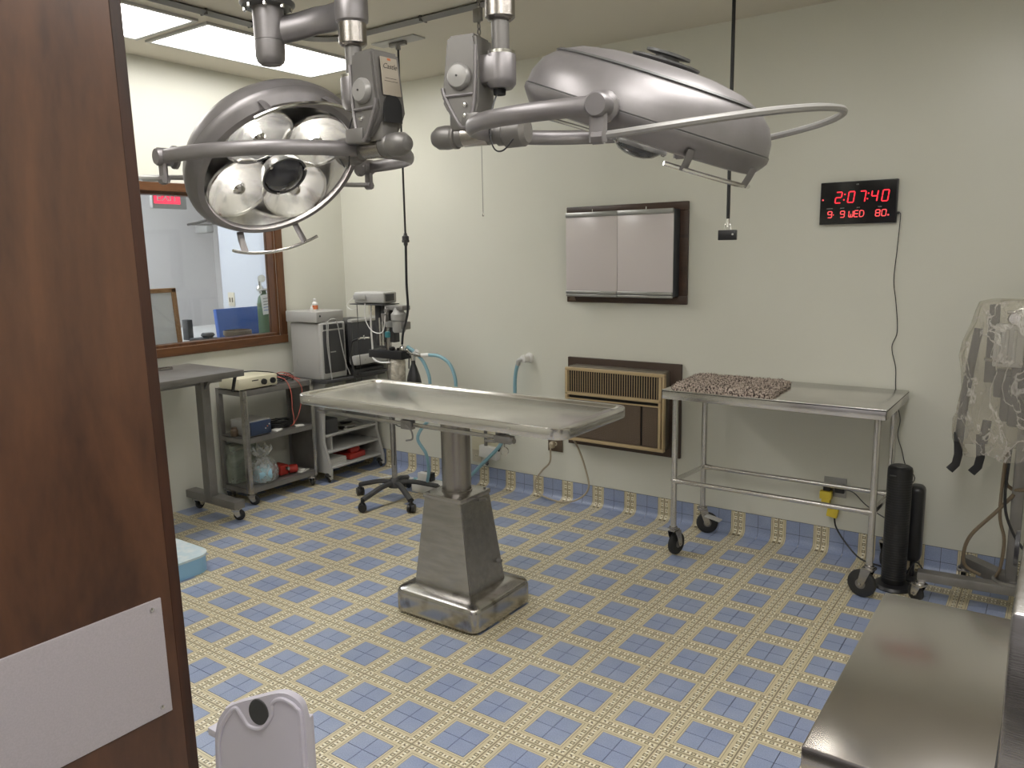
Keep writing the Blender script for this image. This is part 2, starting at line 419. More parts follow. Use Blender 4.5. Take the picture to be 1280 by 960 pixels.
cove_base('baseboard_back', True, XL+.01, XR, YB)

T = .12; TL = .09
bm = NB(); box(bm, (XL, YB, -.02), (XR+T, YB+T, CZ)); struct('wall_back', bm, M['wall'], smooth=False)
WY0, WY1, WZ0, WZ1 = -1.2, 1.068, 1.062, 2.022      # window hole
bm = NB()
box(bm, (XL-TL, YF, -.02), (XL, YB+T, WZ0)); box(bm, (XL-TL, YF, WZ1), (XL, YB+T, CZ))
box(bm, (XL-TL, YF, WZ0), (XL, WY0, WZ1)); box(bm, (XL-TL, WY1, WZ0), (XL, YB+T, WZ1))
struct('wall_left', bm, M['wall'], smooth=False)
bm = NB(); box(bm, (XR, YF-2.2, -.02), (XR+T, YB+T, CZ)); struct('wall_right', bm, M['wall'], smooth=False)
bm = NB()      # front wall with the wide doorway the photo was taken from
box(bm, (XL-TL, YF-T, -.02), (-.21, YF, CZ)); box(bm, (1.78, YF-T, -.02), (XR, YF, CZ)); box(bm, (-.21, YF-T, 2.13), (1.78, YF, CZ))
struct('wall_front', bm, M['wall'], smooth=False)
bm = NB(); box(bm, (-1.8, -4.7, -.02), (XR, -4.6, CZ)); struct('wall_corridor', bm, M['grey_wall'], smooth=False)
bm = NB(); box(bm, (-1.9, -4.6, -.02), (-1.8, YF-T, CZ)); struct('wall_corridor_end', bm, M['grey_wall'], smooth=False)
bm = NB(); box(bm, (XL-2.6, -4.7, CZ), (XR+.3, YB+1.4, CZ+.1)); struct('ceiling', bm, M['ceil'], smooth=False)
# neighbouring room seen through the window
bm = NB(); box(bm, (-4.86, 1.72, -.02), (XL-TL, 1.80, CZ)); struct('wall_far_right', bm, M['white_wall'], smooth=False)
bm = NB(); box(bm, (-5.87, 2.35, -.02), (-4.86, 2.45, CZ)); box(bm, (-4.90, 1.78, -.02), (-4.83, 2.36, CZ)); struct('wall_far_back', bm, M['grey_wall'], smooth=False)
bm = NB(); box(bm, (-5.95, YF-T, -.02), (-5.87, 2.45, CZ)); struct('wall_far_left', bm, M['grey_wall'], smooth=False)
bm = NB(); box(bm, (-5.9, YF-T-.1, -.02), (XL, YF-T, CZ)); struct('wall_far_front', bm, M['grey_wall'], smooth=False)

# window: frame boards, reveal, pane
glass = bpy.data.materials.new('window_glass'); glass.use_nodes = True; nt = glass.node_tree
tr = nt.nodes.new('ShaderNodeBsdfTransparent'); tr.inputs[0].default_value = (.93, .95, .95, 1); gl = nt.nodes.new('ShaderNodeBsdfGlossy'); gl.inputs['Roughness'].default_value = .03
fr = nt.nodes.new('ShaderNodeFresnel'); fr.inputs[0].default_value = 1.45; mx = nt.nodes.new('ShaderNodeMixShader')
nt.links.new(fr.outputs[0], mx.inputs[0]); nt.links.new(tr.outputs[0], mx.inputs[1]); nt.links.new(gl.outputs[0], mx.inputs[2]); nt.links.new(mx.outputs[0], nt.nodes['Material Output'].inputs[0])
bm2 = NB(); box(bm2, (XL-TL+.001, WY0, WZ0), (XL, WY0+.018, WZ1)); box(bm2, (XL-TL+.001, WY1-.018, WZ0), (XL, WY1, WZ1))
box(bm2, (XL-TL+.001, WY0, WZ0), (XL, WY1, WZ0+.018)); box(bm2, (XL-TL+.001, WY0, WZ1-.018), (XL, WY1, WZ1))
win = struct('window_1', bm2, M['frame_v'], smooth=False)
P('pane', win, glass, lambda b: box(b, (XL-.070, WY0+.018, WZ0+.018), (XL-.064, WY1-.018, WZ1-.018)), smooth=False)
fw_ = .056
for zz in ((WZ0-fw_, WZ0), (WZ1, WZ1+fw_)):
    P('frame_board', win, M['frame'], lambda b: box(b, (XL, WY0-fw_, zz[0]), (XL+.022, WY1+fw_, zz[1]), .004), smooth=False)
for yy in ((WY0-fw_, WY0), (WY1, WY1+fw_)):
    P('frame_board', win, M['frame_v'], lambda b: box(b, (XL, yy[0], WZ0), (XL+.021, yy[1], WZ1), .004), smooth=False)

# ceiling lights
def troffer(x0, x1, y0, y1, label, m=None, grp=None):
    t = thing('ceiling_light', ((x0+x1)/2, (y0+y1)/2, CZ-.012), label, 'ceiling light', grp or 'fluorescent ceiling panels')
    def fr_(b):
        e = .022
        box(b, (x0-e, y0-e, CZ-.012), (x1+e, y0, CZ)); box(b, (x0-e, y1, CZ-.012), (x1+e, y1+e, CZ))
        box(b, (x0-e, y0, CZ-.012), (x0, y1, CZ)); box(b, (x1, y0, CZ-.012), (x1+e, y1, CZ))
    P('frame', t, M['light_grey'], fr_, smooth=False)
    P('diffuser', t, m or M['diffuser'], lambda b: box(b, (x0, y0, CZ-.006), (x1, y1, CZ-.001)), smooth=False)
troffer(-2.90, -2.375, .045, 1.165, 'fluorescent ceiling panel near the window, behind the round surgical lamp')
troffer(-2.90, -2.375, -1.165, -.045, 'fluorescent ceiling panel beside the dark door edge, top left corner')
troffer(.74, 1.27, -1.15, -.03, 'fluorescent ceiling panel over the steel counter')
troffer(.74, 1.27, -2.42, -1.30, 'added fill light panel, out of view on the ceiling by the doorway, above the near end of the counter')  # unseen panel, added to fill the right side with light
troffer(-.70, -.17, -2.42, -1.30, 'added fill light panel, out of view on the ceiling above the open door leaf')  # second added fill panel, brightens the near side from out of view
troffer(.1, 1.3, -3.9, -3.4, 'fluorescent ceiling panel in the corridor behind the doorway', M['diffuser_corr'])
troffer(-4.9, -4.4, -.6, .9, 'fluorescent ceiling panel in the room beyond the window', M['diffuser_far'])

# curtain track on the ceiling
bm = NB(); tp = [(-2.19, -2.2, CZ-.012), (-2.19, -.8, CZ-.012), (-2.19, .40, CZ-.012)]
for a in range(1, 8): tp.append((-2.19+.22*(1-math.cos(a*PI/16)), .42+.22*math.sin(a*PI/16), CZ-.012))
tp += [(-1.96, .645, CZ-.012), (-1.2, .646, CZ-.012), (-.2, .648, CZ-.012)]
P0 = tp; rings = []
tube(bm, P0, .026, seg=4, smooth=False, ra=.017, up=(0, 0, 1))
trk = one('ceiling_track', bm, M['alu'], 'narrow metal track on the ceiling, bending round a corner behind the lamp mount', 'track', smooth=False)
for q in ((-2.19, -.1), (-2.19, .17)):
    P('joiner', trk, M['lamp_dark'], lambda b: box(b, (q[0]-.024, q[1]-.004, CZ-.027), (q[0]+.024, q[1]+.004, CZ-.0)))
P('joiner', trk, M['lamp_dark'], lambda b: box(b, (-1.45, .62, CZ-.027), (-1.442, .672, CZ-.0)))

# door (open leaf, left of the picture)
DX, DY1 = -.155, -1.675
dr = NB(); lean = RY(math.radians(-1.0)); pv = (DX, DY1, .9)
box(dr, (DX-.045, DY1-.92, .01), (DX, DY1, 2.22), .002, lean, pv, 1); door = struct('door_1', dr, M['door'])
P('edge_band', door, M['door_edge'], lambda b: box(b, (DX-.046, DY1-.022, .012), (DX+.0012, DY1+.002, 2.218), .001, lean, pv, 1))
zt, zb, py = .924, .672, DY1-.045
P('kick_plate', door, M['plate'], lambda b: box(b, (DX-.001, py-.84, zb), (DX+.0035, py, zt), .001, lean, pv, 1), label='pale grey protective plate screwed to the door')
for (yy, z_) in ((-.022, zt-.018), (-.022, zb+.018), (-.33, zt-.018), (-.33, zb+.018), (-.62, zt-.018), (-.62, zb+.018)):
    P('screw', door, M['chrome'], lambda b: [lathe(b, [(.005, .003), (.0042, .0055), (0.0005, .0065)], lean@(V((DX, py+yy, z_))-V(pv))+V(pv), lean@V((1, 0, 0)), 12)])

# ------------------------------------------------------------------ surgical lamps and their ceiling mount
def surgical_lamp(O, N_, K_, m_, label, sd, du, post_top, plate, rails, R=.305, rail_r=.97, rail_h=.072):
    O, N_, K_, m_ = V(O), V(N_).normalized(), V(K_).normalized(), V(m_).normalized()
    K_ = (K_-N_*K_.dot(N_)).normalized(); Q = N_.cross(K_).normalized()
    if Q.dot(m_) < 0: Q = -Q
    t = thing('surgical_lamp', O, label, 'surgical lamp', 'pair of ceiling hung surgical lamps'); up = V((0, 0, 1))
    def F(a, r, h): return O + K_*(math.cos(a)*r) + Q*(math.sin(a)*r) + N_*h
    prof = [(.0, .435), (.2, .432), (.48, .415), (.68, .378), (.84, .31), (.95, .215), (1.005, .11), (1.02, .012)]
    P('housing', t, M['lamp'], lambda b: lathe(b, [(max(r, 1e-5)*R, -h*R) for r, h in prof]+[(1.0*R, 0), (.97*R, -.0)], O, N_, 64, cap=False))
    P('rim', t, M['lamp'], lambda b: lathe(b, [(.99*R, -.004), (1.03*R, -.0), (1.03*R, .012), (1.0*R, .085*R), (.95*R, .15*R), (.885*R, .16*R), (.875*R, .12*R), (.88*R, -.01)], O, N_, 64, cap=False))
    P('vent_cap', t, M['lamp_dark'], lambda b: [lathe(b, [(.075, 0), (.085, .008), (.085, .012), (.03, .016), (.03, .022), (.055, .024), (.055, .030), (0.0005, .032)], O-N_*(R*.425), -N_, 32)])
    P('seam', t, M['lamp_dark'], lambda b: lathe(b, [(1.012*R, -.0025), (1.026*R, -.0025), (1.026*R, .0005), (1.012*R, .0005)], O, N_, 64, cap=False))
    P('panel_seam', t, M['lamp_dark'], lambda b: lathe(b, [(.862*R, -.296*R), (.866*R, -.304*R), (.846*R, -.318*R), (.842*R, -.310*R)], O, N_, 64, cap=False))
    # reflector bowl with four dished mirrors round the hub
    P('reflector', t, M['mirror'], lambda b: lathe(b, [(.88*R, .03), (.80*R, -.005), (.66*R, -.045), (.3*R, -.05), (.0005, -.05)], O, N_, 64, cap=False), label='polished inner bowl')
    for k in range(4):
        a = PI/4+k*PI/2
        c = F(a, .153*R/.3, .0)
        ax = (N_*1.0 - (F(a, 1, 0)-O)*.16).normalized()
        def dish(b):
            rr = .114*R/.3; pr = []
            for i in range(13):
                q = i/12*rr; pr.append((max(q, 1e-5), -.040+.050*(q/rr)**2))
            pr += [(rr+.004, .0125), (rr+.004, .004)]
            lathe(b, pr, c+N_*.004, ax, 32, cap=False)
        dsh = P('mirror_dish', t, M['mirror'], dish)
        P('bulb', dsh, M['bulb'], lambda b: lathe(b, [(.0005, -.012), (.012, -.009), (.016, .0), (.012, .012), (.0005, .016)], c-ax*.004, ax, 16))
        P('bulb_shield', dsh, M['chrome'], lambda b: (lathe(b, [(.0005, .030), (.016, .027), (.023, .018), (.021, .017), (.014, .023), (.0005, .025)], c-ax*.004, ax, 20)))
        P('lens_ring', dsh, M['chrome'], lambda b: lathe(b, [(.109*R/.3, .010), (.114*R/.3, .014), (.118*R/.3, .010), (.114*R/.3, .006), (.109*R/.3, .010)], c+N_*.004, ax, 32, cap=False))
    cc = O+N_*.048
    P('center_cap', t, M['screen'], lambda b: lathe(b, [(.060, .0), (.068, .012), (.060, .022), (.045, .034), (.025, .041), (.0005, .044)], cc, N_, 32), label='dark glossy centre cap')
    P('cap_ring', t, M['lamp_dark'], lambda b: lathe(b, [(.064, -.02), (.070, -.005), (.076, .010), (.076, .018), (.069, .018), (.066, .0)], cc, N_, 32, cap=False))
    for k in range(3):
        a = .5+k*2*PI/3; d = (F(a, 1, 0)-O)
        P('prong', t, M['chrome'], lambda b: box(b, cc+d*.070+N_*.016-V((.005, .005, .006)), cc+d*.070+N_*.016+V((.005, .005, .006)), .002, basis(N_)[0] and Matrix((K_, Q, N_)).transposed()))
    # handle rails on the rim
    for a0 in (rails, rails+PI):
        rail = [F(a0+x*.52, R*rail_r, rail_h) for x in [i/6-1 for i in range(13)]]
        rl = P('handle_rail', t, M['chrome'], lambda b: tube(b, rail, .0055, 8, smooth=False))
        for x in (-.36, .36):
            P('bracket', rl, M['lamp'], lambda b: tube(b, [F(a0+x, R*1.0, .028), F(a0+x, R*(1+rail_r)/2, .055), F(a0+x, R*rail_r, rail_h+.003)], .012, 6, smooth=False, ra=.003, up=K_*math.cos(a0)+Q*math.sin(a0)))
    # pivots, yoke and hoop
    A, Bm = .372, .43
    for s in (-1, 1):
        pv_ = O+K_*(s*A)
        pz = P('pivot', t, M['lamp'], lambda b: (lathe(b, [(.022, 0), (.026, .006), (.026, .045), (.034, .052), (.034, .06)], pv_+K_*(s*.02), -K_*s, 20),
              tube(b, [pv_+up*.015, pv_-up*.075], .020, 8, smooth=False, ra=.010, up=K_), tube(b, [pv_-up*.065-m_*.012, pv_-up*.065+m_*.012], .014, 8, smooth=False)))
        for q in range(4):
            sc_ = O+K_*(s*(A-.044))+Q*(.030*math.cos(q*PI/2+.78))+N_*(.030*math.sin(q*PI/2+.78))
            P('screw', pz, M['chrome'], lambda b: lathe(b, [(.004, 0), (.003, .003), (.0005, .004)], sc_, K_*s, 8))
    yk = []
    for i in range(25):
        a = PI*i/24
        x, y_ = math.cos(a), math.sin(a)
        x = math.copysign(abs(x)**.8, x); y_ = abs(y_)**.85
        yk.append(O+K_*(A*x)+m_*(Bm*y_))
    P('yoke', t, M['lamp'], lambda b: tube(b, yk, .013, 12, n=2, ra=.021, up=up))
    hp = []
    for i in range(33):
        a = PI*i/32
        hp.append(O-up*.062+K_*((A-.005)*math.cos(a))-m_*(.455*math.sin(a)**.8)+up*(.045*math.sin(a)))
    P('hoop_handle', t, M['disc'], lambda b: tube(b, hp, .0085, 8, n=2))
    # knuckle: horizontal barrel, block with cover disc, collar, post
    k_ = V(sd).normalized()
    def W(u, s_, z): return O+m_*(u+du)+k_*s_+up*z
    P('barrel', t, M['lamp_mid'], lambda b: (lathe(b, [(.030, -.012), (.040, 0), (.041, .05), (.034, .056), (.034, .075), (.028, .078), (.028, .20), (.033, .203), (.033, .212), (.031, .215), (.033, .235), (.031, .26), (.02, .277), (.0005, .283)], W(.33, 0, 0), m_, 24),
        box(b, W(.45, .027, .02)-V((.035, .035, .012)), W(.45, -.027, .03)+V((.03, .01, .02)), .006)))
    P('barrel_sleeve', t, M['steel_col'], lambda b: lathe(b, [(.0295, 0), (.0295, .075)], W(.435, 0, 0), m_, 24))
    blk = [(a_, b_*.885) for a_, b_ in [(.445, .285), (.53, .285), (.552, .10), (.535, .065), (.50, .02), (.484, .012), (.466, .02), (.452, .055), (.44, .09), (.44, .2)]]
    def block(b):
        base = O+m_*du+k_*(-.052)
        ux = m_; nrm = ux.cross(up)
        sgn = 1 if nrm.dot(k_) > 0 else -1
        o_ = base if sgn > 0 else O+m_*du+k_*.052
        prism(b, blk, o_, ux, up, .104)
        es = [e for e in b.edges if e.calc_length() > .02]
        bmesh.ops.bevel(b, geom=es, offset=.008, segments=2, affect='EDGES')
    kb = P('knuckle_block', t, M['lamp_mid'], block)
    P('arm_link', t, M['lamp_mid'], lambda b: box(b, W(.505, 0, .10)-V((.034, .034, .09)), W(.505, 0, .06)+V((.034, .034, .02)), .012))
    P('raised_edge', kb, M['lamp'], lambda b: tube(b, [W(.442, .054, .22), W(.448, .054, .10), W(.464, .054, .03), W(.484, .054, .014), W(.502, .054, .03), W(.538, .054, .095), W(.545, .054, .12)], .005, 6))
    P('raised_edge', kb, M['lamp'], lambda b: tube(b, [W(.450, .054, .098), W(.535, .054, .098)], .004, 6))
    P('cover_disc', kb, M['disc'], lambda b: lathe(b, [(.034, 0), (.034, .012), (.028, .020), (.0005, .023)], W(.492, .049, .145), k_, 28))
    P('disc_hole', kb, M['black'], lambda b: lathe(b, [(.003, 0), (.003, .0245)], W(.492, .049, .145), k_, 8))
    for z_ in (.072, .044):
        P('screw', kb, M['chrome'], lambda b: lathe(b, [(.007, 0), (.007, .004), (.005, .007), (.0005, .008)], W(.478, .051, z_), k_, 12))
    P('collar', t, M['lamp'], lambda b: (lathe(b, [(.030, -.012), (.040, 0), (.041, .012), (.041, .070), (.038, .078), (.030, .082)], W(.395, 0, .125), up, 28),
        box(b, W(.43, 0, .165)-V((.05, .035, .04)), W(.43, 0, .165)+V((.05, .035, .035)), .012)))
    P('collar_band', t, M['chrome'], lambda b: lathe(b, [(.0395, 0), (.0395, .012)], W(.395, 0, .195), up, 28, cap=False))
    P('post', t, M['lamp_mid'], lambda b: lathe(b, [(.024, 0), (.024, .10)], W(.395, 0, .20), up, 24))
    pt = W(.395, 0, 0); pz_ = post_top
    P('sleeve', t, M['steel_col'], lambda b: lathe(b, [(.030, 0), (.036, .004), (.040, .008), (.040, .062), (.036, .066)], W(.395, 0, .285), up, 28))
    P('upper_sleeve', t, M['lamp'], lambda b: lathe(b, [(.038, 0), (.046, .008), (.047, .020), (.047, pz_-(O.z+.345)), (.04, pz_-(O.z+.345)+.012)], V((pt.x, pt.y, O.z+.345)), up, 28))
    # wires by the joint
    P('wire', t, M['black'], lambda b: tube(b, [W(.40, .0, .12), W(.405, .035, .06), W(.41, .045, -.0), W(.40, .04, -.045), W(.375, .035, -.05), W(.34, .03, -.015), W(.32, .02, .0)], .0022, 6))
    P('socket_dark', t, M['black_matte'], lambda b: lathe(b, [(.016, 0), (.018, .02)], W(.40, 0, .098), up, 12))
    # end plate of the block (tan maker's plate) and the dark slot below it
    if plate:
        e0 = W(.552, 0, .19); xd = -k_
        tilt = (up*1.0 - m_*.115).normalized()
        fx = k_.cross(tilt); fx = fx if fx.dot(m_) > 0 else -fx
        c0 = W(.5435, 0, .182)
        P('maker_plate', kb, M['tan_label'], lambda b: prism(b, [(-.032, -.052), (.032, -.052), (.029, .050), (-.029, .050)], c0-fx*.0 + fx*.0015, -k_, tilt, .003), smooth=False)
        text('lettering', 'Castle', .020, c0+fx*.0048+tilt*.026, -k_, tilt, M['ink'], kb, .0004, shear=.4)
        for j, wd in enumerate((.020, .024)):
            P('print_line', kb, M['ink'], lambda b: prism(b, [(-wd, -.0006), (wd, -.0006), (wd, .0006), (-wd, .0006)], c0+fx*.0046+tilt*(-.006-.008*j), -k_, tilt, .0004), smooth=False)
        P('print_mark', kb, M['amber'], lambda b: prism(b, [(-.006, -.003), (.006, -.003), (.006, .003), (-.006, .003)], c0+fx*.0046+tilt*.045, -k_, tilt, .0004), smooth=False)
        P('slot', kb, M['black_matte'], lambda b: prism(b, [(-.033, -.03)]+[(.033*math.cos(PI-i*PI/10), .008+.036*math.sin(i*PI/10)) for i in range(11)]+[(.033, -.03)], W(.5505, 0, .09), -k_, up, .003) if m_.cross(up).dot(k_) != 0 else None, smooth=False)
    return t, V((pt.x, pt.y, pz_))
L1, pA = surgical_lamp((-.812, -.829, 1.918), (.688, -.068, -.723), (-.079, -.997, -.075), (.997, -.079, 0),
    'round surgical lamp facing the camera, its four bright mirror dishes showing', (-.079, -.997, 0), +.02, 2.345, True, 1.38, .288, 1.09, .10)
L2, pB = surgical_lamp((.436, -.684, 1.935), (-.361, -.013, -.933), (.18, -.982, -.056), (-.984, -.18, 0),
    'round surgical lamp seen from the side, domed grey back and long hoop handle', (.18, -.984, 0), .003, 2.52, False, -1.03)
HUB = V((-.735, -.885, 0))
mt = thing('lamp_mount', (HUB.x, HUB.y, 2.2), 'grey ceiling hub whose two curved arms carry the surgical lamps', 'lamp mount')
P('hub', mt, M['lamp'], lambda b: lathe(b, [(.030, 0), (.040, .008), (.0445, .022), (.045, .066), (.0435, .0675), (.0435, .0695), (.045, .071), (.047, .168), (.05, .17)], (HUB.x, HUB.y, 2.198), (0, 0, 1), 32))
fl = P('flange', mt, M['lamp_dark'], lambda b: lathe(b, [(.05, 0), (.075, .002), (.082, .010), (.082, .016), (.062, .022)], (HUB.x, HUB.y, 2.362), (0, 0, 1), 32))
for k in range(8):
    a = k*PI/4
    P('bolt', fl, M['chrome'], lambda b: lathe(b, [(.006, 0), (.006, .010), (.004, .012)], (HUB.x+.068*math.cos(a), HUB.y+.068*math.sin(a), 2.364), (0, 0, -1), 6))
P('ceiling_cone', mt, M['lamp_dark'], lambda b: lathe(b, [(.060, 0), (.085, .03), (.15, .06), (.16, .09), (.12, .10), (.12, .42), (.17, .425)], (HUB.x, HUB.y, 2.378), (0, 0, 1), 40))
def arc(a, b, bow, z0, z1):
    out = []; d = V((b.x-a.x, b.y-a.y, 0)); n = V((-d.y, d.x, 0)).normalized()
    for i in range(9):
        t_ = i/8; p = V((a.x, a.y, 0))+d*t_+n*(bow*math.sin(PI*t_)); p.z = z0+(z1-z0)*t_; out.append(p)
    return out
P('arm', mt, M['lamp'], lambda b: tube(b, [q_-V((0, 0, .03*(1-i_/3))) if i_ < 3 else q_ for i_, q_ in enumerate(arc(HUB, pA, .08, 2.322, 2.325))], .026, 14, n=2, ra=.040, up=(0, 0, 1)))
P('arm', mt, M['lamp'], lambda b: tube(b, arc(HUB, pB, -.02, 2.465, 2.49), .026, 14, n=2, ra=.033, up=(0, 0, 1)))
P('arm_brace', mt, M['lamp_dark'], lambda b: (tube(b, [(HUB.x-.05, HUB.y, 2.45), (HUB.x-.28, HUB.y-.03, 2.47)], .018, 10, smooth=False), lathe(b, [(.001, -.04), (.01, -.035), (.022, 0), (.022, .04)], (HUB.x-.15, HUB.y-.02, 2.45), (0, 0, 1), 12)))

# ------------------------------------------------------------------ ceiling poles, chain
px_, py_ = -1.86, .90
t = thing('hanging_rod', (px_, py_, 1.68), 'thin black rod hanging from the ceiling behind the left surgical lamp', 'rod', 'black rods hanging from the ceiling')
P('ceiling_plate', t, M['light_grey'], lambda b: box(b, (px_-.16, py_-.05, CZ-.008), (px_+.16, py_+.05, CZ-.0), .002))
P('clamp', t, M['steel_dark'], lambda b: (box(b, (px_-.06, py_-.012, CZ-.03), (px_+.06, py_+.012, CZ-.008), .003), lathe(b, [(.014, 0), (.014, .03)], (px_, py_, CZ-.05))))
P('rod', t, M['black'], lambda b: cyl(b, (px_, py_, 1.72), (px_, py_, CZ-.03), .006, seg=10))
P('connector', t, M['charcoal'], lambda b: (lathe(b, [(.009, 0), (.012, .008), (.012, .03), (.02, .034), (.02, .055), (.012, .06), (.008, .075)], (px_, py_, 1.665)), box(b, (px_-.025, py_-.006, 1.685), (px_+.025, py_+.006, 1.70), .002)))
Ys = 1.11
P('hose', t, M['black'], lambda b: tube(b, [(px_, py_, 1.67), (px_-.015, py_+.01, 1.45), (px_-.06, py_+.06, 1.28), (-2.03, 1.03, 1.14), (-2.11, 1.10, 1.055)], .0075, 8), label='black hose curving down from the rod to the machine')
px_, py_ = -.045, 1.22
t = thing('hanging_rod', (px_, py_, 1.66), 'black rod hanging from the ceiling right of the film viewer, small block at its end', 'rod', 'black rods hanging from the ceiling')
P('rod', t, M['black'], lambda b: cyl(b, (px_, py_, 1.76), (px_, py_, CZ), .0085, seg=10))
P('hook', t, M['chrome'], lambda b: (cyl(b, (px_, py_, 1.72), (px_, py_, 1.765), .010, .006, 10), tube(b, [(px_-.016, py_, 1.705), (px_-.012, py_, 1.73), (px_, py_, 1.74), (px_+.012, py_, 1.73), (px_+.016, py_, 1.705)], .003, 6)))
P('end_block', t, M['black'], lambda b: box(b, (px_-.044, py_-.014, 1.658), (px_+.044, py_+.014, 1.706), .003, RZ(.2)))
P('block_dot', t, M['white'], lambda b: lathe(b, [(.005, 0), (.004, .003), (.0005, .004)], (px_+.028, py_-.010, 1.685), (0.1, -1, 0), 10))
cxn, cyn = -1.02, .55
t = thing('pull_chain', (cxn, cyn, 1.80), 'chain hanging from the ceiling track between the two surgical lamps', 'chain')
def links(b):
    z = CZ-.02; k = 0
    while z > 2.36:
        o_ = V((cxn, cyn, z-.016)); pts = [o_+V((.008*math.cos(a), 0, .016*math.sin(a))) if k % 2 else o_+V((0, .008*math.cos(a), .016*math.sin(a))) for a in [i*PI/5 for i in range(11)]]
        tube(b, pts, .0032, 5, smooth=False); z -= .026; k += 1
ch = P('chain_links', t, M['steel_dark'], links); ch['kind'] = 'stuff'
P('hook', t, M['steel_dark'], lambda b: box(b, (cxn-.03, cyn-.008, CZ-.12), (cxn+.02, cyn+.008, CZ-.06), .004))
def beads(b):
    z = 2.36
    while z > 1.81: lathe(b, [(.0004, 0), (.0022, .0015), (.0022, .0035), (.0004, .005)], (cxn, cyn, z), seg=6, cap=False); z -= .0065
    tube(b, [(cxn, cyn, 2.37), (cxn, cyn, 1.80)], .0009, 4, smooth=False)
bc = P('ball_chain', t, M['steel_dark'], beads); bc['kind'] = 'stuff'
P('pull', t, M['chrome'], lambda b: lathe(b, [(.001, 0), (.005, .004), (.005, .014), (.002, .02)], (cxn, cyn, 1.79), seg=10))

# ------------------------------------------------------------------ exam table
EX, EY = -.875, .105
t = thing('exam_table', (EX, EY, 0), 'stainless steel veterinary examination table on a square pedestal, middle of the room', 'table')
def base(b):
    pr = rrect(.475, .43, .045, 5); o_ = V((EX+.03, EY+.0, 0)); rings = []
    for s_, z in ((.985, .012), (1, .016), (1, .095), (.985, .110), (.955, .118), (.70, .132)):
        rings.append([b.verts.new(o_+V((x*s_, y*s_, z))) for x, y in pr])
    for A_, B_ in zip(rings, rings[1:]):
        for i in range(len(pr)): b.faces.new((A_[i], A_[(i+1) % len(pr)], B_[(i+1) % len(pr)], B_[i]))
    b.faces.new(rings[0][::-1]); b.faces.new(rings[-1])
P('base', t, M['steel_old'], base, label='worn rounded steel foot')
for sx in (-1, 1):
    for sy in (-1, 1): P('foot_pad', t, M['rubber'], lambda b: lathe(b, [(.022, 0), (.022, .014)], (EX+.03+sx*.17, EY+sy*.15, 0), seg=12))
def trap(b):
    a = [(EX-.145, EY-.135), (EX+.178, EY-.135), (EX+.178, EY+.125), (EX-.145, EY+.135)]; c_ = [(EX-.095, EY-.105), (EX+.112, EY-.105), (EX+.112, EY+.105), (EX-.095, EY+.105)]
    A_ = [b.verts.new((x, y, .128)) for x, y in a]; B_ = [b.verts.new((x, y, .545)) for x, y in c_]
    for i in range(4): b.faces.new((A_[i], A_[(i+1) % 4], B_[(i+1) % 4], B_[i]))
    b.faces.new(A_[::-1]); b.faces.new(B_); bmesh.ops.bevel(b, geom=b.edges[:], offset=.003, segments=2, affect='EDGES')
P('pedestal', t, M['steel'], trap)
pc = P('pedestal_cap', t, M['steel'], lambda b: box(b, (EX-.100, EY-.110, .535), (EX+.117, EY+.110, .556), .003))
for sx, sy in ((-1, -1), (1, -1), (1, 1), (-1, 1)):
    P('bolt', pc, M['steel_dark'], lambda b: lathe(b, [(.007, 0), (.007, .004), (.004, .006)], (EX+.008+sx*.090, EY+sy*.090, .555), seg=8))
P('column', t, M['steel_col'], lambda b: lathe(b, [(.070, 0), (.070, .008), (.066, .010), (.066, .37)], (EX+.005, EY+.005, .555), seg=40), label='darker steel lifting column')
P('pedal', t, M['steel_dark'], lambda b: (tube(b, [(EX+.11, EY+.03, .52), (EX+.16, EY+.02, .535)], .006, 6, smooth=False), tube(b, [(EX+.15, EY+.09, .225), (EX+.185, EY+.09, .225)], .009, 8, smooth=False)))
TX0, TX1, TY0, TY1, TZ = -1.622, -.135, -.165, .375, .975
def top(b):
    cx, cy = (TX0+TX1)/2, (TY0+TY1)/2; W_, H_ = TX1-TX0, TY1-TY0; rings = []
    for ins, z, r in ((.004, TZ-.045, .055), (0, TZ-.040, .06), (0, TZ-.004, .06), (.003, TZ, .06), (.014, TZ, .05), (.026, TZ-.004, .045), (.034, TZ-.011, .04), (.048, TZ-.013, .03), (.056, TZ-.010, .03)):
        rings.append([b.verts.new((cx+x, cy+y, z)) for x, y in rrect(W_-2*ins, H_-2*ins, r, 8)])
    for A_, B_ in zip(rings, rings[1:]):
        n = len(A_)
        for i in range(n): b.faces.new((A_[i], A_[(i+1) % n], B_[(i+1) % n], B_[i]))
    b.faces.new(rings[0][::-1]); b.faces.new(rings[-1])
P('tabletop', t, M['steel_top'], top)
P('under_frame', t, M['steel_dark'], lambda b: (box(b, (EX-.20, EY-.14, .90), (EX+.20, EY+.15, .93), .004), ))
P('side_rail', t, M['steel'], lambda b: box(b, (TX0+.16, TY0+.028, .893), (TX1-.24, TY0+.036, .910), .002))
for x in (TX0+.30, TX1-.32): P('rail_bracket', t, M['steel_dark'], lambda b: box(b, (x-.012, TY0+.034, .895), (x+.012, TY0+.06, .935), .002))
P('rail_clamp', t, M['steel_dark'], lambda b: (box(b, (TX1-.325, TY0+.012, .885), (TX1-.245, TY0+.048, .915), .004), tube(b, [(TX1-.25, TY0+.015, .90), (TX1-.225, TY0+.012, .903)], .011, 8, smooth=False), tube(b, [(TX1-.37, TY0+.02, .885), (TX1-.32, TY0+.02, .888)], .006, 8, smooth=False)))
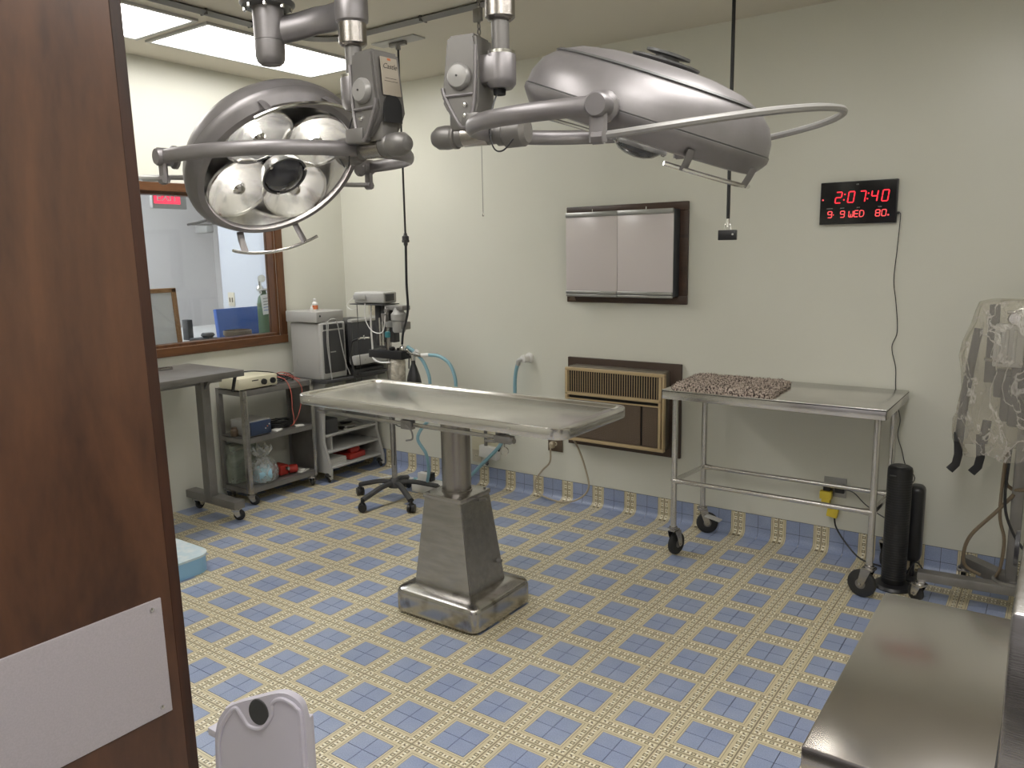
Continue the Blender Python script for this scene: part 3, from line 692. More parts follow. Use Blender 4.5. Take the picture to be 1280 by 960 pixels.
P('thumb_screw', t, M['chrome'], lambda b: (cyl(b, (TX1-.275, TY0+.02, .865), (TX1-.275, TY0+.02, .89), .005, seg=8), lathe(b, [(.0005, -.004), (.016, -.004), (.016, .004), (.0005, .004)], (TX1-.275, TY0+.018, .856), (.2, -1, 0), 16)))
P('hook_clamp', t, M['steel_dark'], lambda b: (box(b, (TX0+.66, TY0+.018, .88), (TX0+.72, TY0+.05, .92), .004), tube(b, [(TX0+.70, TY0+.01, .90), (TX0+.74, TY0-.0, .885), (TX0+.745, TY0, .85), (TX0+.70, TY0+.01, .835)], .004, 6)))
P('left_clamp', t, M['steel_dark'], lambda b: (tube(b, [(TX0+.13, TY0+.03, .902), (TX0+.18, TY0+.03, .90)], .009, 8, smooth=False),))
for x in (TX0+.10, TX1-.24): P('screw', t, M['chrome'], lambda b: lathe(b, [(.006, 0), (.005, .003), (.0005, .004)], (x, TY0+.001, TZ-.022), (0, -1, 0), 12))

# ------------------------------------------------------------------ casters
def caster(parent, x, y, ztop, r, yaw, plate=True, wm='rubber', fm='steel'):
    d = V((math.cos(yaw), math.sin(yaw), 0)); n = V((-d.y, d.x, 0)); ax = V((x, y, r))+d*(r*.45); wt = r*.32
    def fork(b):
        for s in (-1, 1):
            a = V((x, y, ztop-.02))+n*(s*(wt+.008)); q = ax+n*(s*(wt+.008))
            prism(b, [(-.020, 0), (.026, 0), (r*.45+.012, -(ztop-.02-r)+.0), (r*.45-.005, -(ztop-.02-r)-.012), (r*.45-.018, -(ztop-.02-r))], a-n*.0015, d, V((0, 0, 1)), .003)
        box(b, V((x, y, ztop-.026))-V((.026, .026, 0)), V((x, y, ztop-.012))+V((.026, .026, 0)), .004, RZ(yaw))
        lathe(b, [(.022, 0), (.022, .010), (.013, .014)], (x, y, ztop-.014), seg=16)
        lathe(b, [(.006, -(wt+.014)), (.006, wt+.014)], ax, n, 8)
    c_ = P('caster', parent, M[fm], fork)
    P('wheel', c_, M[wm], lambda b: lathe(b, [(r*.35, -wt*.8), (r*.8, -wt*.8), (r*.97, -wt*.5), (r, 0), (r*.97, wt*.5), (r*.8, wt*.8), (r*.35, wt*.8)], ax, n, 24))
    P('hub', c_, M['steel_dark'], lambda b: lathe(b, [(r*.36, -wt*.86), (r*.36, wt*.86)], ax, n, 16))

# ------------------------------------------------------------------ steel rolling table by the wall
t = thing('rolling_table', (.2, 1.41, 0), 'stainless steel rolling table on tube legs against the back wall', 'table')
HX0, HX1, HY0, HY1, HZ = -.335, .725, 1.125, 1.695, .912
def wt_(b):
    box(b, (HX0, HY0, HZ-.012), (HX1, HY1, HZ), .003)
    box(b, (HX0, HY0, HZ-.048), (HX1, HY0+.006, HZ-.003), .002); box(b, (HX0, HY1-.006, HZ-.048), (HX1, HY1, HZ-.003), .002)
    box(b, (HX0, HY0, HZ-.048), (HX0+.006, HY1, HZ-.003), .002); box(b, (HX1-.006, HY0, HZ-.048), (HX1, HY1, HZ-.003), .002)
P('tabletop', t, M['steel_top'], wt_)
LX0, LX1, LY0, LY1 = -.292, .678, 1.205, 1.615
yaws = {(0, 0): 1.35, (1, 0): 2.9, (0, 1): .5, (1, 1): 1.2}
for i, x in enumerate((LX0, LX1)):
    for j, y in enumerate((LY0, LY1)):
        P('leg', t, M['chrome'] if 0 else M['steel_top'], lambda b: cyl(b, (x, y, .155), (x, y, HZ-.012), .0155, seg=20))
        caster(t, x, y, .165, .062 if i == 0 else .066, yaws[(i, j)])
        P('socket', t, M['steel_dark'], lambda b: cyl(b, (x, y, HZ-.06), (x, y, HZ-.012), .021, seg=20))
for y, z in ((LY0, .415), (LY1, .395)):
    P('rail', t, M['steel_top'], lambda b: (cyl(b, (LX0, y, z), (LX1, y, z), .0125, seg=16), cyl(b, (LX0, y, z), (LX0+.05, y, z), .019, .013, 16), cyl(b, (LX1, y, z), (LX1-.05, y, z), .019, .013, 16)))
for x in (LX0, LX1):
    P('rail', t, M['steel_top'], lambda b: (cyl(b, (x, LY0, .415), (x, LY1, .395), .0125, seg=16), cyl(b, (x, LY0, .415), (x, LY0+.05, .413), .019, .013, 16)))
# caster brake tabs
P('brake_tab', t, M['light_grey'], lambda b: (box(b, (LX0-.07, LY0-.06, .148), (LX0-.01, LY0-.02, .154), .002), box(b, (LX0+.03, LY1-.05, .105), (LX0+.12, LY1+.0, .112), .002, RY(.2))))

# fleece pad: a bumpy slab with tufts
fleece = mat('brown_speckled_fleece', (.60, .51, .44), .95, mix=(120, (.07, .05, .045), .49, .56))
bm = NB(); px0, px1, py0, py1, pz = -.285, .225, 1.135, 1.545, HZ
nx, ny = 60, 46; grid = []
for i in range(nx+1):
    row = []
    for j in range(ny+1):
        u, v = i/nx, j/ny; x, y = px0+(px1-px0)*u, py0+(py1-py0)*v
        e = min(u, 1-u, v, 1-v); h = .030*min(1, (e/.035))**.5 if e > 0 else .004
        h += .006*noise.noise(V((x*38, y*38, 0)))+.004*noise.noise(V((x*90, y*90, 3)))
        if e > 0: h += random.uniform(-.004, .005)
        row.append(bm.verts.new((x-.03*(y-py0)/.4+random.uniform(-.002, .002), y+random.uniform(-.002, .002), pz+max(.003, h))))
    grid.append(row)
for i in range(nx):
    for j in range(ny): bm.faces.new((grid[i][j], grid[i+1][j], grid[i+1][j+1], grid[i][j+1]))
bot = [bm.verts.new((v.co.x, v.co.y, pz+.0005)) for v in (grid[0][0], grid[nx][0], grid[nx][ny], grid[0][ny])]
bm.faces.new(bot[::-1])
for a_, b_, line in ((0, 1, [grid[i][0] for i in range(nx+1)]), (1, 2, grid[nx][:]), (2, 3, [grid[i][ny] for i in range(nx, -1, -1)]), (3, 0, grid[0][::-1])):
    bm.faces.new([bot[a_], bot[b_]]+line[::-1])
for k in range(5200):
    i, j = random.randrange(nx), random.randrange(ny); p = grid[i][j].co.copy()
    if k % 5 == 0:
        s_ = random.randrange(4); u_ = random.random()
        p = V([(px0+(px1-px0)*u_, py0, pz+.012), (px1, py0+(py1-py0)*u_, pz+.012), (px0, py0+(py1-py0)*u_, pz+.012), (px0+(px1-px0)*u_, py1, pz+.012)][s_]); p.x -= .03*(p.y-py0)/.4; p.z += random.uniform(-.006, .010)
    d = V((random.uniform(-1, 1), random.uniform(-1, 1), random.uniform(.3, 1.1))).normalized()*random.uniform(.006, .011); s_ = d.cross(V((random.random(), random.random(), .3))).normalized()*.0022; q = d.cross(s_).normalized()*.0022
    a_ = [bm.verts.new(p+s_), bm.verts.new(p-s_*.5+q), bm.verts.new(p-s_*.5-q)]; c_ = bm.verts.new(p+d)
    for z in range(3): bm.faces.new((a_[z], a_[(z+1) % 3], c_))
pad = one('fleece_pad', bm, fleece, 'brown speckled fleece pad lying on the steel rolling table', 'pad', smooth=False)

# ------------------------------------------------------------------ things on the back wall
# film viewer
def at_wall(n, x0, x1, z0, z1, y0, y1, bev=.002): return lambda b: box(b, (x0, YB-y1, z0), (x1, YB-y0, z1), bev)
t = thing('film_viewer', (-.85, YB, 1.30), 'X-ray film viewer with two white panels in a dark wood frame on the wall', 'film viewer')
vx0, vx1, vz0, vz1 = -1.245, -.448, 1.305, 1.885
for a_ in ((vx0, vx1, vz1-.05, vz1), (vx0, vx1, vz0, vz0+.05), (vx0, vx0+.05, vz0+.05, vz1-.05), (vx1-.075, vx1, vz0+.05, vz1-.05)):
    P('frame_board', t, M['vbwood'], lambda b: box(b, (a_[0], YB-.02, a_[2]), (a_[1], YB, a_[3]), .004))
P('case', t, mat('dark_blue_grey_case', (.055, .06, .07), .4, .3), lambda b: box(b, (-1.20, YB-.098, 1.35), (-.497, YB, 1.842), .003))
for k in range(2):
    a0 = -1.198+k*.3505
    pn = P('panel', t, M['film'], lambda b: box(b, (a0, YB-.104, 1.378), (a0+.3485, YB-.097, 1.826), .001))
    P('top_clip', t, M['alu'], lambda b: box(b, (a0, YB-.113, 1.818), (a0+.3485, YB-.095, 1.846), .004))
    P('bottom_rail', t, M['alu'], lambda b: (box(b, (a0, YB-.112, 1.362), (a0+.3485, YB-.095, 1.380), .003), box(b, (a0, YB-.108, 1.345), (a0+.3485, YB-.095, 1.360), .003)))
    P('hinge_pin', t, M['chrome'], lambda b: cyl(b, (a0+.17, YB-.08, 1.84), (a0+.17, YB-.08, 1.862), .003, seg=6))
P('corner_chip', t, M['outletbr'], lambda b: (prism(b, [(0, 0), (.05, 0), (.03, .05)], (vx0+.015, YB-.0215, vz0+.01), (1, 0, 0), (0, 0, 1), .002),))

# air conditioner
t = thing('air_conditioner', (-.86, YB, .40), 'brown and tan wall air conditioner with slatted vent, through the wall below the film viewer', 'air conditioner')
P('wall_frame', t, M['acbrown'], lambda b: box(b, (-1.24, YB-.022, .395), (-.472, YB, .958), .003))
P('sleeve', t, M['acbody'], lambda b: box(b, (-1.178, YB-.120, .450), (-.54, YB-.02, .918), .006))
ax0, ax1, az0, az1 = -1.185, -.520, .452, .912
Y0 = YB-.150
def bez(b):
    for a_ in ((ax0, ax1, az1-.018, az1), (ax0, ax1, az0, az0+.020), (ax0, ax0+.018, az0+.02, az1-.018), (ax1-.036, ax1-.018, az0+.02, az1-.018), (ax1-.012, ax1, az0+.02, az1-.018), (ax0, ax1-.018, .742, .760), (ax0, ax1-.018, .715, .722)):
        box(b, (a_[0], Y0, a_[2]), (a_[1], Y0+.03, a_[3]), .003)
P('bezel', t, M['actan'], bez)
P('cavity', t, M['black_matte'], lambda b: box(b, (ax0+.01, Y0+.022, az0+.01), (ax1-.01, Y0+.035, az1-.01)))
for i in range(38):
    x = ax0+.026+i*(ax1-ax0-.075)/37
    P('slat', t, M['actan'], lambda b: box(b, (x, Y0+.004, .760), (x+.0038, Y0+.0075, .895), 0), smooth=False)
lv = P('rear_louvres', t, M['black_matte'], lambda b: [box(b, (ax0+.02, Y0+.018, .768+k*.021), (ax1-.04, Y0+.024, .771+k*.021)) for k in range(6)], smooth=False); lv['kind'] = 'stuff'  # black colour stands in for the shade in the gaps between the slats
for k, (x0, x1) in enumerate(((ax0+.020, ax1-.150), (ax1-.138, ax1-.038))):
    gp = P('grille_panel', t, M['grille'], lambda b: box(b, (x0, Y0+.006, az0+.022), (x1, Y0+.016, .712), .002), smooth=False)
    def weave(b):
        z = az0+.034; r = 0
        while z < .704:
            x = x0+.008+(r % 2)*.006
            while x < x1-.012:
                a_ = [b.verts.new(q) for q in ((x, Y0+.0058, z), (x+.008, Y0+.0058, z), (x+.008, Y0+.0058, z+.0035), (x, Y0+.0058, z+.0035), )]; c_ = [b.verts.new(q.co+V((0, -.0035, .0012))) for q in a_[:2]]
                b.faces.new((a_[0], a_[1], c_[1], c_[0])); b.faces.new((c_[0], c_[1], a_[2], a_[3])); x += .012
            z += .0075; r += 1
    wv = P('grille_weave', t, M['weave'], weave, smooth=False); wv['kind'] = 'stuff'
P('power_cord', t, M['tancord'], lambda b: tube(b, [(-1.155, YB-.11, .455), (-1.145, YB-.05, .37), (-1.10, YB-.04, .24), (-1.075, YB-.045, .13), (-1.12, YB-.06, .06), (-1.21, YB-.085, .018), (-1.33, YB-.09, .016), (-1.45, YB-.07, .04), (-1.485, YB-.045, .10), (-1.44, YB-.035, .18), (-1.375, YB-.035, .25), (-1.362, YB-.045, .345)], .006, 8))
P('plug', t, M['tancord'], lambda b: (lathe(b, [(.016, 0), (.020, .012), (.018, .030), (.008, .038)], (-1.362, YB-.006, .372), (0, -1, 0), 14), box(b, (-1.378, YB-.04, .345), (-1.346, YB-.012, .385), .006)))
def outlet(name, x, z, w_, h_, m, label, n=2, cat='outlet', parent=None):
    o = thing(name, (x, YB, z-h_/2), label, cat, 'wall outlets')
    P('cover_plate', o, m, lambda b: box(b, (x-w_/2, YB-.006, z-h_/2), (x+w_/2, YB, z+h_/2), .002))
    for k in range(n):
        zz = z+(k-(n-1)/2)*.038
        s = P('socket', o, M['beige'] if m is not M['beige'] else M['cream'], lambda b: lathe(b, [(.0155, 0), (.0145, .003)], (x, YB-.005, zz), (0, -1, 0), 16))
        P('slot', s, M['ink'], lambda b: (box(b, (x-.007, YB-.0095, zz-.004), (x-.005, YB-.007, zz+.005)), box(b, (x+.005, YB-.0095, zz-.004), (x+.007, YB-.007, zz+.005))), smooth=False)
    return o
outlet('wall_outlet', -1.35, .372, .112, .105, M['outletbr'], 'brown wall outlet left of the air conditioner with its tan plug', 1)
outlet('wall_outlet', .400, .360, .114, .105, M['alu'], 'double metal wall outlet behind the rolling table, plugs in it', 1)
outlet('wall_outlet', -2.01, .20, .075, .09, M['beige'], 'beige wall outlet low on the wall behind the table column', 1)
outlet('wall_outlet', -2.985, 1.225, .07, .115, M['beige'], 'beige wall plate above the computer monitor, near the corner', 2)

# yellow adapter, black plug, and cords under the table
t = thing('power_adapter', (.36, YB-.04, .20), 'yellow plug adapter hanging from the metal outlet with a black cord', 'adapter')
P('body', t, M['yellow'], lambda b: (box(b, (.335, YB-.060, .300), (.395, YB-.022, .345), .005), box(b, (.345, YB-.058, .275), (.388, YB-.025, .302), .004), box(b, (.375, YB-.052, .205), (.430, YB-.022, .262), .005, RY(.15)), tube(b, [(.37, YB-.04, .28), (.395, YB-.04, .25)], .016, 8, smooth=False)))
P('prongs', t, M['black'], lambda b: box(b, (.350, YB-.05, .345), (.385, YB-.007, .372), .003))
P('cord', t, M['black'], lambda b: tube(b, [(.41, YB-.038, .21), (.425, YB-.04, .15), (.48, YB-.055, .08), (.56, YB-.08, .02), (.66, YB-.10, .010), (.74, YB-.14, .010)], .0045, 8))
t = thing('black_plug', (.43, YB-.03, .345), 'black plug in the metal outlet with its thin black cord', 'plug')
P('plug_body', t, M['black'], lambda b: box(b, (.405, YB-.045, .340), (.455, YB-.007, .385), .006))
P('cord', t, M['black'], lambda b: tube(b, [(.452, YB-.03, .362), (.50, YB-.03, .352), (.56, YB-.035, .30), (.64, YB-.04, .255), (.70, YB-.05, .24)], .0028, 6))

# digital clock
t = thing('digital_clock', (.44, YB, 1.72), 'black digital wall clock with red numerals reading 2:07:40', 'clock')
kx0, kx1, kz0, kz1, kd = .262, .618, 1.728, 1.935, .030
P('case', t, M['black'], lambda b: box(b, (kx0, YB-kd, kz0), (kx1, YB-.003, kz1), .003))
P('face', t, mat('dark_gloss_face', (.006, .006, .007), .12), lambda b: box(b, (kx0+.004, YB-kd-.0015, kz0+.004), (kx1-.004, YB-kd, kz1-.004), .0005, seg=1))
SEG = {'0': 'abcdef', '2': 'abged', '7': 'abc', '4': 'fgbc', '9': 'abcdfg', '8': 'abcdefg', 'E': 'adefg', 'D': 'abcdef', 'W': 'fedcb', '-': 'g'}
def digit(b, ch, x, z, w_, h_, th, sl=.12):
    q = {'a': ((0, 1), (1, 1)), 'b': ((1, 1), (1, .5)), 'c': ((1, .5), (1, 0)), 'd': ((0, 0), (1, 0)), 'e': ((0, .5), (0, 0)), 'f': ((0, 1), (0, .5)), 'g': ((0, .5), (1, .5))}
    L_ = [q[s] for s in SEG[ch]]
    if ch == 'D': L_ = [((0, 1), (0, 0)), ((0, 1), (.7, 1)), ((.7, 1), (1, .78)), ((1, .78), (1, .22)), ((1, .22), (.7, 0)), ((0, 0), (.7, 0))]
    if ch == 'W': L_.append(((.5, .5), (.5, 0)))
    for (p0, p1) in L_:
        a0 = V((x+p0[0]*w_+p0[1]*h_*sl, 0, z+p0[1]*h_)); a1 = V((x+p1[0]*w_+p1[1]*h_*sl, 0, z+p1[1]*h_)); d = (a1-a0).normalized(); n = V((-d.z, 0, d.x))*(th/2)
        a0 += d*th*.45; a1 -= d*th*.45
        pts = [a0-d*th*.35, a0+n, a1+n, a1+d*th*.35, a1-n, a0-n]
        A_ = [b.verts.new(V((p.x, YB-kd-.0018, p.z))) for p in pts]; B_ = [b.verts.new(V((p.x, YB-kd-.0026, p.z))) for p in pts]
        b.faces.new(B_)
        for i in range(6): b.faces.new((A_[i], A_[(i+1) % 6], B_[(i+1) % 6], B_[i]))
def dot_(b, x, z, r): lathe(b, [(r, 0), (r, .0008)], (x, YB-kd-.0018, z), (0, -1, 0), 10)
zz = 1.835
for ch, x in (('2', .334), ('0', .393), ('7', .445), ('4', .500), ('0', .549)):
    P('numeral', t, M['led'], lambda b: digit(b, ch, x, zz-.002, .027, .052, .0055), smooth=False)
P('colon', t, M['led'], lambda b: [dot_(b, x, z, .0036) for x, z in ((.376, zz+.012), (.380, zz+.038), (.485, zz+.012), (.489, zz+.038))], smooth=False)
for ch, x in (('9', .302), ('9', .362), ('W', .402), ('E', .427), ('D', .452), ('8', .525), ('0', .553)):
    P('numeral', t, M['led2'], lambda b: digit(b, ch, x, 1.762, .019, .030, .0042, .05), smooth=False)
P('mark', t, M['led2'], lambda b: [dot_(b, x, z, r) for x, z, r in ((.329, 1.775, .0028), (.583, 1.766, .0042), (.276, 1.850, .0042))], smooth=False)
for s_, x, z in (('MONTH', .31, 1.806), ('DATE', .37, 1.806), ('DAY', .445, 1.806), ('TEMP', .543, 1.806), ('LED', .437, 1.919)):
    text('caption', s_, .0075, (x, YB-kd-.0018, z), (1, 0, 0), (0, 0, 1), M['grey_plastic'], t, .0002)
P('power_cord', t, M['black'], lambda b: (tube(b, [(kx1, YB-.016, 1.775), (kx1+.014, YB-.014, 1.773), (kx1+.016, YB-.012, 1.745), (.628, YB-.008, 1.60), (.622, YB-.008, 1.45), (.638, YB-.008, 1.34), (.652, YB-.008, 1.20), (.632, YB-.008, 1.12), (.655, YB-.008, 1.02), (.66, YB-.008, .93), (.672, YB-.010, .84), (.692, YB-.012, .76), (.685, YB-.012, .68), (.71, YB-.012, .60), (.73, YB-.012, .53), (.775, YB-.012, .47), (.742, YB-.012, .40), (.735, YB-.02, .33)], .0022, 6), box(b, (kx1-.001, YB-.024, 1.768), (kx1+.012, YB-.01, 1.780), .002)))

# hose port and scavenging hose
t = thing('hose_port', (-1.60, YB, .86), 'white round port on the wall with a blue hose leading down to the floor', 'hose port')
P('flange', t, M['white'], lambda b: lathe(b, [(.034, 0), (.032, .012), (.022, .018), (.020, .045), (.026, .048), (.026, .066), (.014, .072)], (-1.545, YB, .930), (-.25, -1, -.05), 20))
P('elbow', t, M['light_grey'], lambda b: tube(b, [(-1.56, YB-.06, .925), (-1.59, YB-.065, .915), (-1.60, YB-.06, .885)], .015, 10))
P('hose', t, M['bluehose'], lambda b: tube(b, [(-1.598, YB-.06, .91), (-1.625, YB-.06, .80), (-1.64, YB-.055, .60), (-1.69, YB-.055, .45), (-1.76, YB-.06, .32), (-1.88, YB-.09, .19), (-2.02, YB-.12, .06), (-2.20, YB-.16, .02), (-2.42, YB-.22, .018)], .0125, 10))
P('clip', t, M['black'], lambda b: (box(b, (-1.735, YB-.08, .375), (-1.695, YB-.035, .42), .005), tube(b, [(-1.79, YB-.04, .27), (-1.765, YB-.04, .33)], .008, 6, smooth=False)))
t = thing('junction_box', (-1.86, YB, .15), 'white wall box with grey conduit behind the exam table column', 'electrical box')
P('box', t, M['white'], lambda b: box(b, (-1.955, YB-.05, .205), (-1.80, YB, .290), .006, RY(.08)))
P('back_plate', t, M['cream'], lambda b: box(b, (-2.045, YB-.012, .245), (-1.80, YB, .50), .003))
P('conduit', t, M['lamp_mid'], lambda b: (tube(b, [(-1.905, YB-.03, .28), (-1.91, YB-.03, .62)], .012, 8, smooth=False), tube(b, [(-1.90, YB-.03, .215), (-1.90, YB-.03, .17)], .012, 8, smooth=False), lathe(b, [(.006, 0), (.015, .012), (.006, .022)], (-1.90, YB-.03, .15), seg=10)))

# ------------------------------------------------------------------ tower fans
t = thing('tower_fan', (.765, 1.40, 0), 'tall black tower fan standing beside the rolling table', 'fan')
FX, FY = .752, 1.405
P('body', t, M['fan'], lambda b: lathe(b, [(.050, .02), (.056, .03), (.057, .580), (.054, .593), (.045, .599), (.0005, .601)], (FX, FY, 0), seg=36, sy=.95), label='black perforated cylinder')
def ribs(b):
    for k in range(40): lathe(b, [(.0558, .05+k*.0125), (.0572, .052+k*.0125), (.0572, .055+k*.0125), (.0558, .057+k*.0125)], (FX, FY, 0), seg=36, cap=False, sy=.95)
rb_ = P('grille', t, M['black'], ribs); rb_['kind'] = 'stuff'
P('base', t, M['black'], lambda b: lathe(b, [(.085, 0), (.088, .006), (.080, .018), (.05, .026)], (FX, FY, 0), seg=36))
P('top_panel', t, M['charcoal'], lambda b: (lathe(b, [(.040, 0), (.038, .003), (.0005, .0035)], (FX, FY, .599), seg=30), box(b, (FX-.036, FY-.060, .560), (FX-.008, FY-.052, .565), .001)))
bm = NB(); box(bm, (.772, 1.50, .10), (.846, 1.60, .48), .028, seg=4); box(bm, (.765, 1.49, 0), (.855, 1.62, .02), .008); box(bm, (.80, 1.54, .01), (.82, 1.56, .12), .003)
one('space_heater', bm, M['black'], 'short rounded black appliance right behind the tower fan', 'heater')
bm = NB(); tube(bm, [(.80, 1.44, .06), (.84, 1.42, .14), (.88, 1.40, .10), (.87, 1.37, .03), (.84, 1.33, .01)], .004, 6); tube(bm, [(.72, 1.49, .16), (.69, 1.53, .10), (.70, 1.50, .03)], .004, 6)
one('fan_cord', bm, M['black'], 'black cord looped at the foot of the tower fan', 'cord')

# ------------------------------------------------------------------ wrapped machine at the right
t = thing('covered_machine', (1.23, 1.45, 0), 'anaesthesia machine on a grey wheeled stand, wrapped in a clear plastic cover', 'machine')
BX, BY = 1.225, 1.42
P('leg', t, M['steel_dark'], lambda b: box(b, (BX-.37, BY-.035-.06, .10), (BX+.02, BY+.025-.06, .142), .005, RZ(.10), (BX, BY, .1)))
P('leg', t, M['steel_dark'], lambda b: box(b, (BX-.26, BY-.03, .10), (BX, BY+.03, .16), .005, RZ(-.72), (BX, BY, .1)))
P('leg', t, M['steel_dark'], lambda b: box(b, (BX, BY-.03, .10), (BX+.35, BY+.03, .142), .005, RZ(-.35), (BX, BY, .1)))
P('hub_plate', t, M['steel_dark'], lambda b: lathe(b, [(.07, 0), (.075, .01), (.075, .045), (.065, .052), (.055, .03), (.0005, .028)], (BX, BY-.02, .10), seg=32))
caster(t, BX-.345, BY-.13, .105, .040, 2.6, fm='steel_top'); caster(t, BX-.20, BY+.17, .105, .038, 1.6); caster(t, BX+.31, BY-.14, .105, .040, -.6)
P('pole', t, M['steel_dark'], lambda b: (box(b, (BX-.028, BY-.022, .12), (BX+.018, BY+.022, 1.15), .006),))
P('second_pole', t, M['steel'], lambda b: cyl(b, (BX+.055, BY+.02, .50), (BX+.055, BY+.02, 1.2), .015, seg=14))
P('hose', t, mat('brown_hose', (.17, .13, .085), .45), lambda b: (tube(b, [(BX-.06, BY-.02, .75), (BX-.055, BY-.02, .60), (BX-.035, BY, .56), (BX-.01, BY-.02, .56), (BX+.04, BY-.03, .58), (BX+.06, BY-.03, .66)], .008, 8), tube(b, [(BX-.02, BY-.03, .54), (BX-.08, BY-.03, .45), (BX-.165, BY-.03, .33), (BX-.19, BY-.02, .24), (BX-.18, BY-.01, .17), (BX-.12, BY-.01, .14)], .008, 8), tube(b, [(BX-.062, BY-.03, .72), (BX-.065, BY-.03, .45), (BX-.04, BY-.03, .33), (BX-.045, BY-.03, .2), (BX-.06, BY-.02, .15)], .007, 8)), label='yellow brown hoses')
P('cable', t, M['black'], lambda b: tube(b, [(BX-.045, BY-.04, .75), (BX-.05, BY-.05, .52), (BX-.02, BY-.06, .40), (BX+.05, BY-.07, .30), (BX+.16, BY-.08, .26)], .006, 8))
for x in (0, .085):
    P('strap', t, M['black'], lambda b: tube(b, [(BX-.245+x, BY-.07, .80), (BX-.238+x, BY-.07, .70), (BX-.245+x, BY-.072, .655), (BX-.268+x, BY-.075, .625)], .017, 4, smooth=False, ra=.005, up=(0, 1, 0)))
P('device_body', t, M['charcoal'], lambda b: (box(b, (BX-.07, BY-.05, .84), (BX+.22, BY+.06, 1.17), .012), box(b, (BX-.13, BY-.03, .96), (BX-.03, BY+.05, 1.08), .01), box(b, (BX-.17, BY-.01, 1.02), (BX-.13, BY+.03, 1.36), .004)))
P('dial', t, M['chrome'], lambda b: (lathe(b, [(.03, 0), (.03, .02), (.012, .03)], (BX+.08, BY-.055, 1.08), (0, -1, 0), 18), lathe(b, [(.022, 0), (.022, .03)], (BX+.01, BY-.055, 1.20), (0, -1, .2), 18), tube(b, [(BX-.10, BY-.06, 1.33), (BX-.02, BY-.06, 1.35), (BX+.08, BY-.06, 1.33)], .008, 8)))
P('flowmeter_block', t, M['light_grey'], lambda b: (box(b, (BX-.14, BY-.07, 1.10), (BX-.03, BY+.02, 1.28), .006), [cyl(b, (BX-.12+i*.028, BY-.08, 1.12), (BX-.12+i*.028, BY-.08, 1.26), .007, seg=8) for i in range(3)]))
P('vaporizer', t, M['charcoal'], lambda b: (lathe(b, [(.05, 0), (.055, .02), (.055, .11), (.04, .14), (.02, .16)], (BX+.02, BY-.07, .98), seg=20), box(b, (BX-.10, BY-.04, .86), (BX+.16, BY+.03, 1.06), .01)))
P('absorber', t, M['steel'], lambda b: (lathe(b, [(.045, 0), (.045, .13), (.05, .135), (.05, .15)], (BX+.03, BY-.06, .82), seg=20),))
P('gauge', t, M['chrome'], lambda b: (lathe(b, [(.026, 0), (.028, .01), (.022, .022)], (BX-.07, BY-.06, 1.305), (0, -1, .1), 18), lathe(b, [(.030, 0), (.030, .03)], (BX+.07, BY-.06, 1.27), (0, -1, .1), 18), tube(b, [(BX-.17, BY-.05, 1.13), (BX-.10, BY-.07, 1.12)], .009, 8, smooth=False)))
P('breathing_hose', t, M['charcoal'], lambda b: (tube(b, [(BX-.02, BY-.11, 1.02), (BX+.04, BY-.13, .93), (BX+.12, BY-.11, .92)], .022, 10), tube(b, [(BX-.20, BY-.05, 1.26), (BX-.22, BY-.06, 1.08), (BX-.235, BY-.07, .88), (BX-.24, BY-.07, .76)], .018, 10), tube(b, [(BX-.14, BY-.05, .86), (BX-.15, BY-.06, .76)], .018, 10)))
def cover(b):
    rings = []; n = 72
    lv = [(1.385, .02, .02), (1.384, .19, .10), (1.375, .225, .125), (1.34, .235, .14), (1.28, .25, .155), (1.20, .275, .17), (1.14, .285, .18), (1.08, .268, .175), (1.0, .262, .17), (.92, .27, .165), (.86, .275, .16), (.80, .27, .15), (.75, .255, .14), (.715, .24, .13)]
    cx, cy = BX+.020, BY-.02
    for k, (z, rx, ry) in enumerate(lv):
        row = []
        for i in range(n):
            a = 2*PI*i/n; c_, s_ = math.cos(a), math.sin(a)
            f = 1/((abs(c_)**3+abs(s_)**3)**(1/3))
            wob = 1+(.05+.05*k/13)*noise.noise(V((c_*3.2, s_*3.2, z*5)))+.05*(k/13)*math.sin(a*9+z*8)+.03*noise.noise(V((c_*9, s_*9, z*17)))
            zz_ = z+(.035*noise.noise(V((c_*2, s_*2, 4)))*(1 if k > 8 else .25)) - (.11*max(0, s_*-1)**4*max(0, c_) if k > 10 else 0)
            # one corner flares out to the left
            if k >= 9 and c_ < -.6 and s_ > -.2: wob *= 1+.14*(k-8)/5
            row.append(b.verts.new((cx+rx*f*c_*wob, cy+ry*f*s_*wob, zz_)))
        rings.append(row)
    for A_, B_ in zip(rings, rings[1:]):
        for i in range(n): b.faces.new((A_[i], A_[(i+1) % n], B_[(i+1) % n], B_[i]))
    b.faces.new(rings[0])
P('plastic_cover', t, M['cover'], cover, label='crumpled clear plastic sheet')

# ------------------------------------------------------------------ counter and steel cabinet bottom right
t = thing('steel_counter', (1.5, -1.15, 0), 'stainless steel counter in the lower right corner', 'counter')
GX0, GX1, GY0, GY1 = 1.066, 2.045, -1.455, -.828
P('worktop', t, M['counter'], lambda b: box(b, (GX0, GY0, .862), (GX1, GY1, .900), .004))
P('cabinet', t, M['counter'], lambda b: box(b, (GX0+.22, GY0+.03, .08), (GX1, GY1-.02, .862), .003))
P('toe_kick', t, M['steel_dark'], lambda b: box(b, (GX0+.27, GY0+.07, 0), (GX1, GY1-.05, .08)))
P('handle', t, M['chrome'], lambda b: tube(b, [(1.70, GY0+.03, .72), (1.70, GY0-.0, .72), (1.82, GY0-.0, .72), (1.82, GY0+.03, .72)], .006, 8, smooth=False))
t = thing('steel_sterilizer', (1.5, -1.0, .90), 'boxy steel appliance standing on the counter, cropped by the right edge', 'appliance')
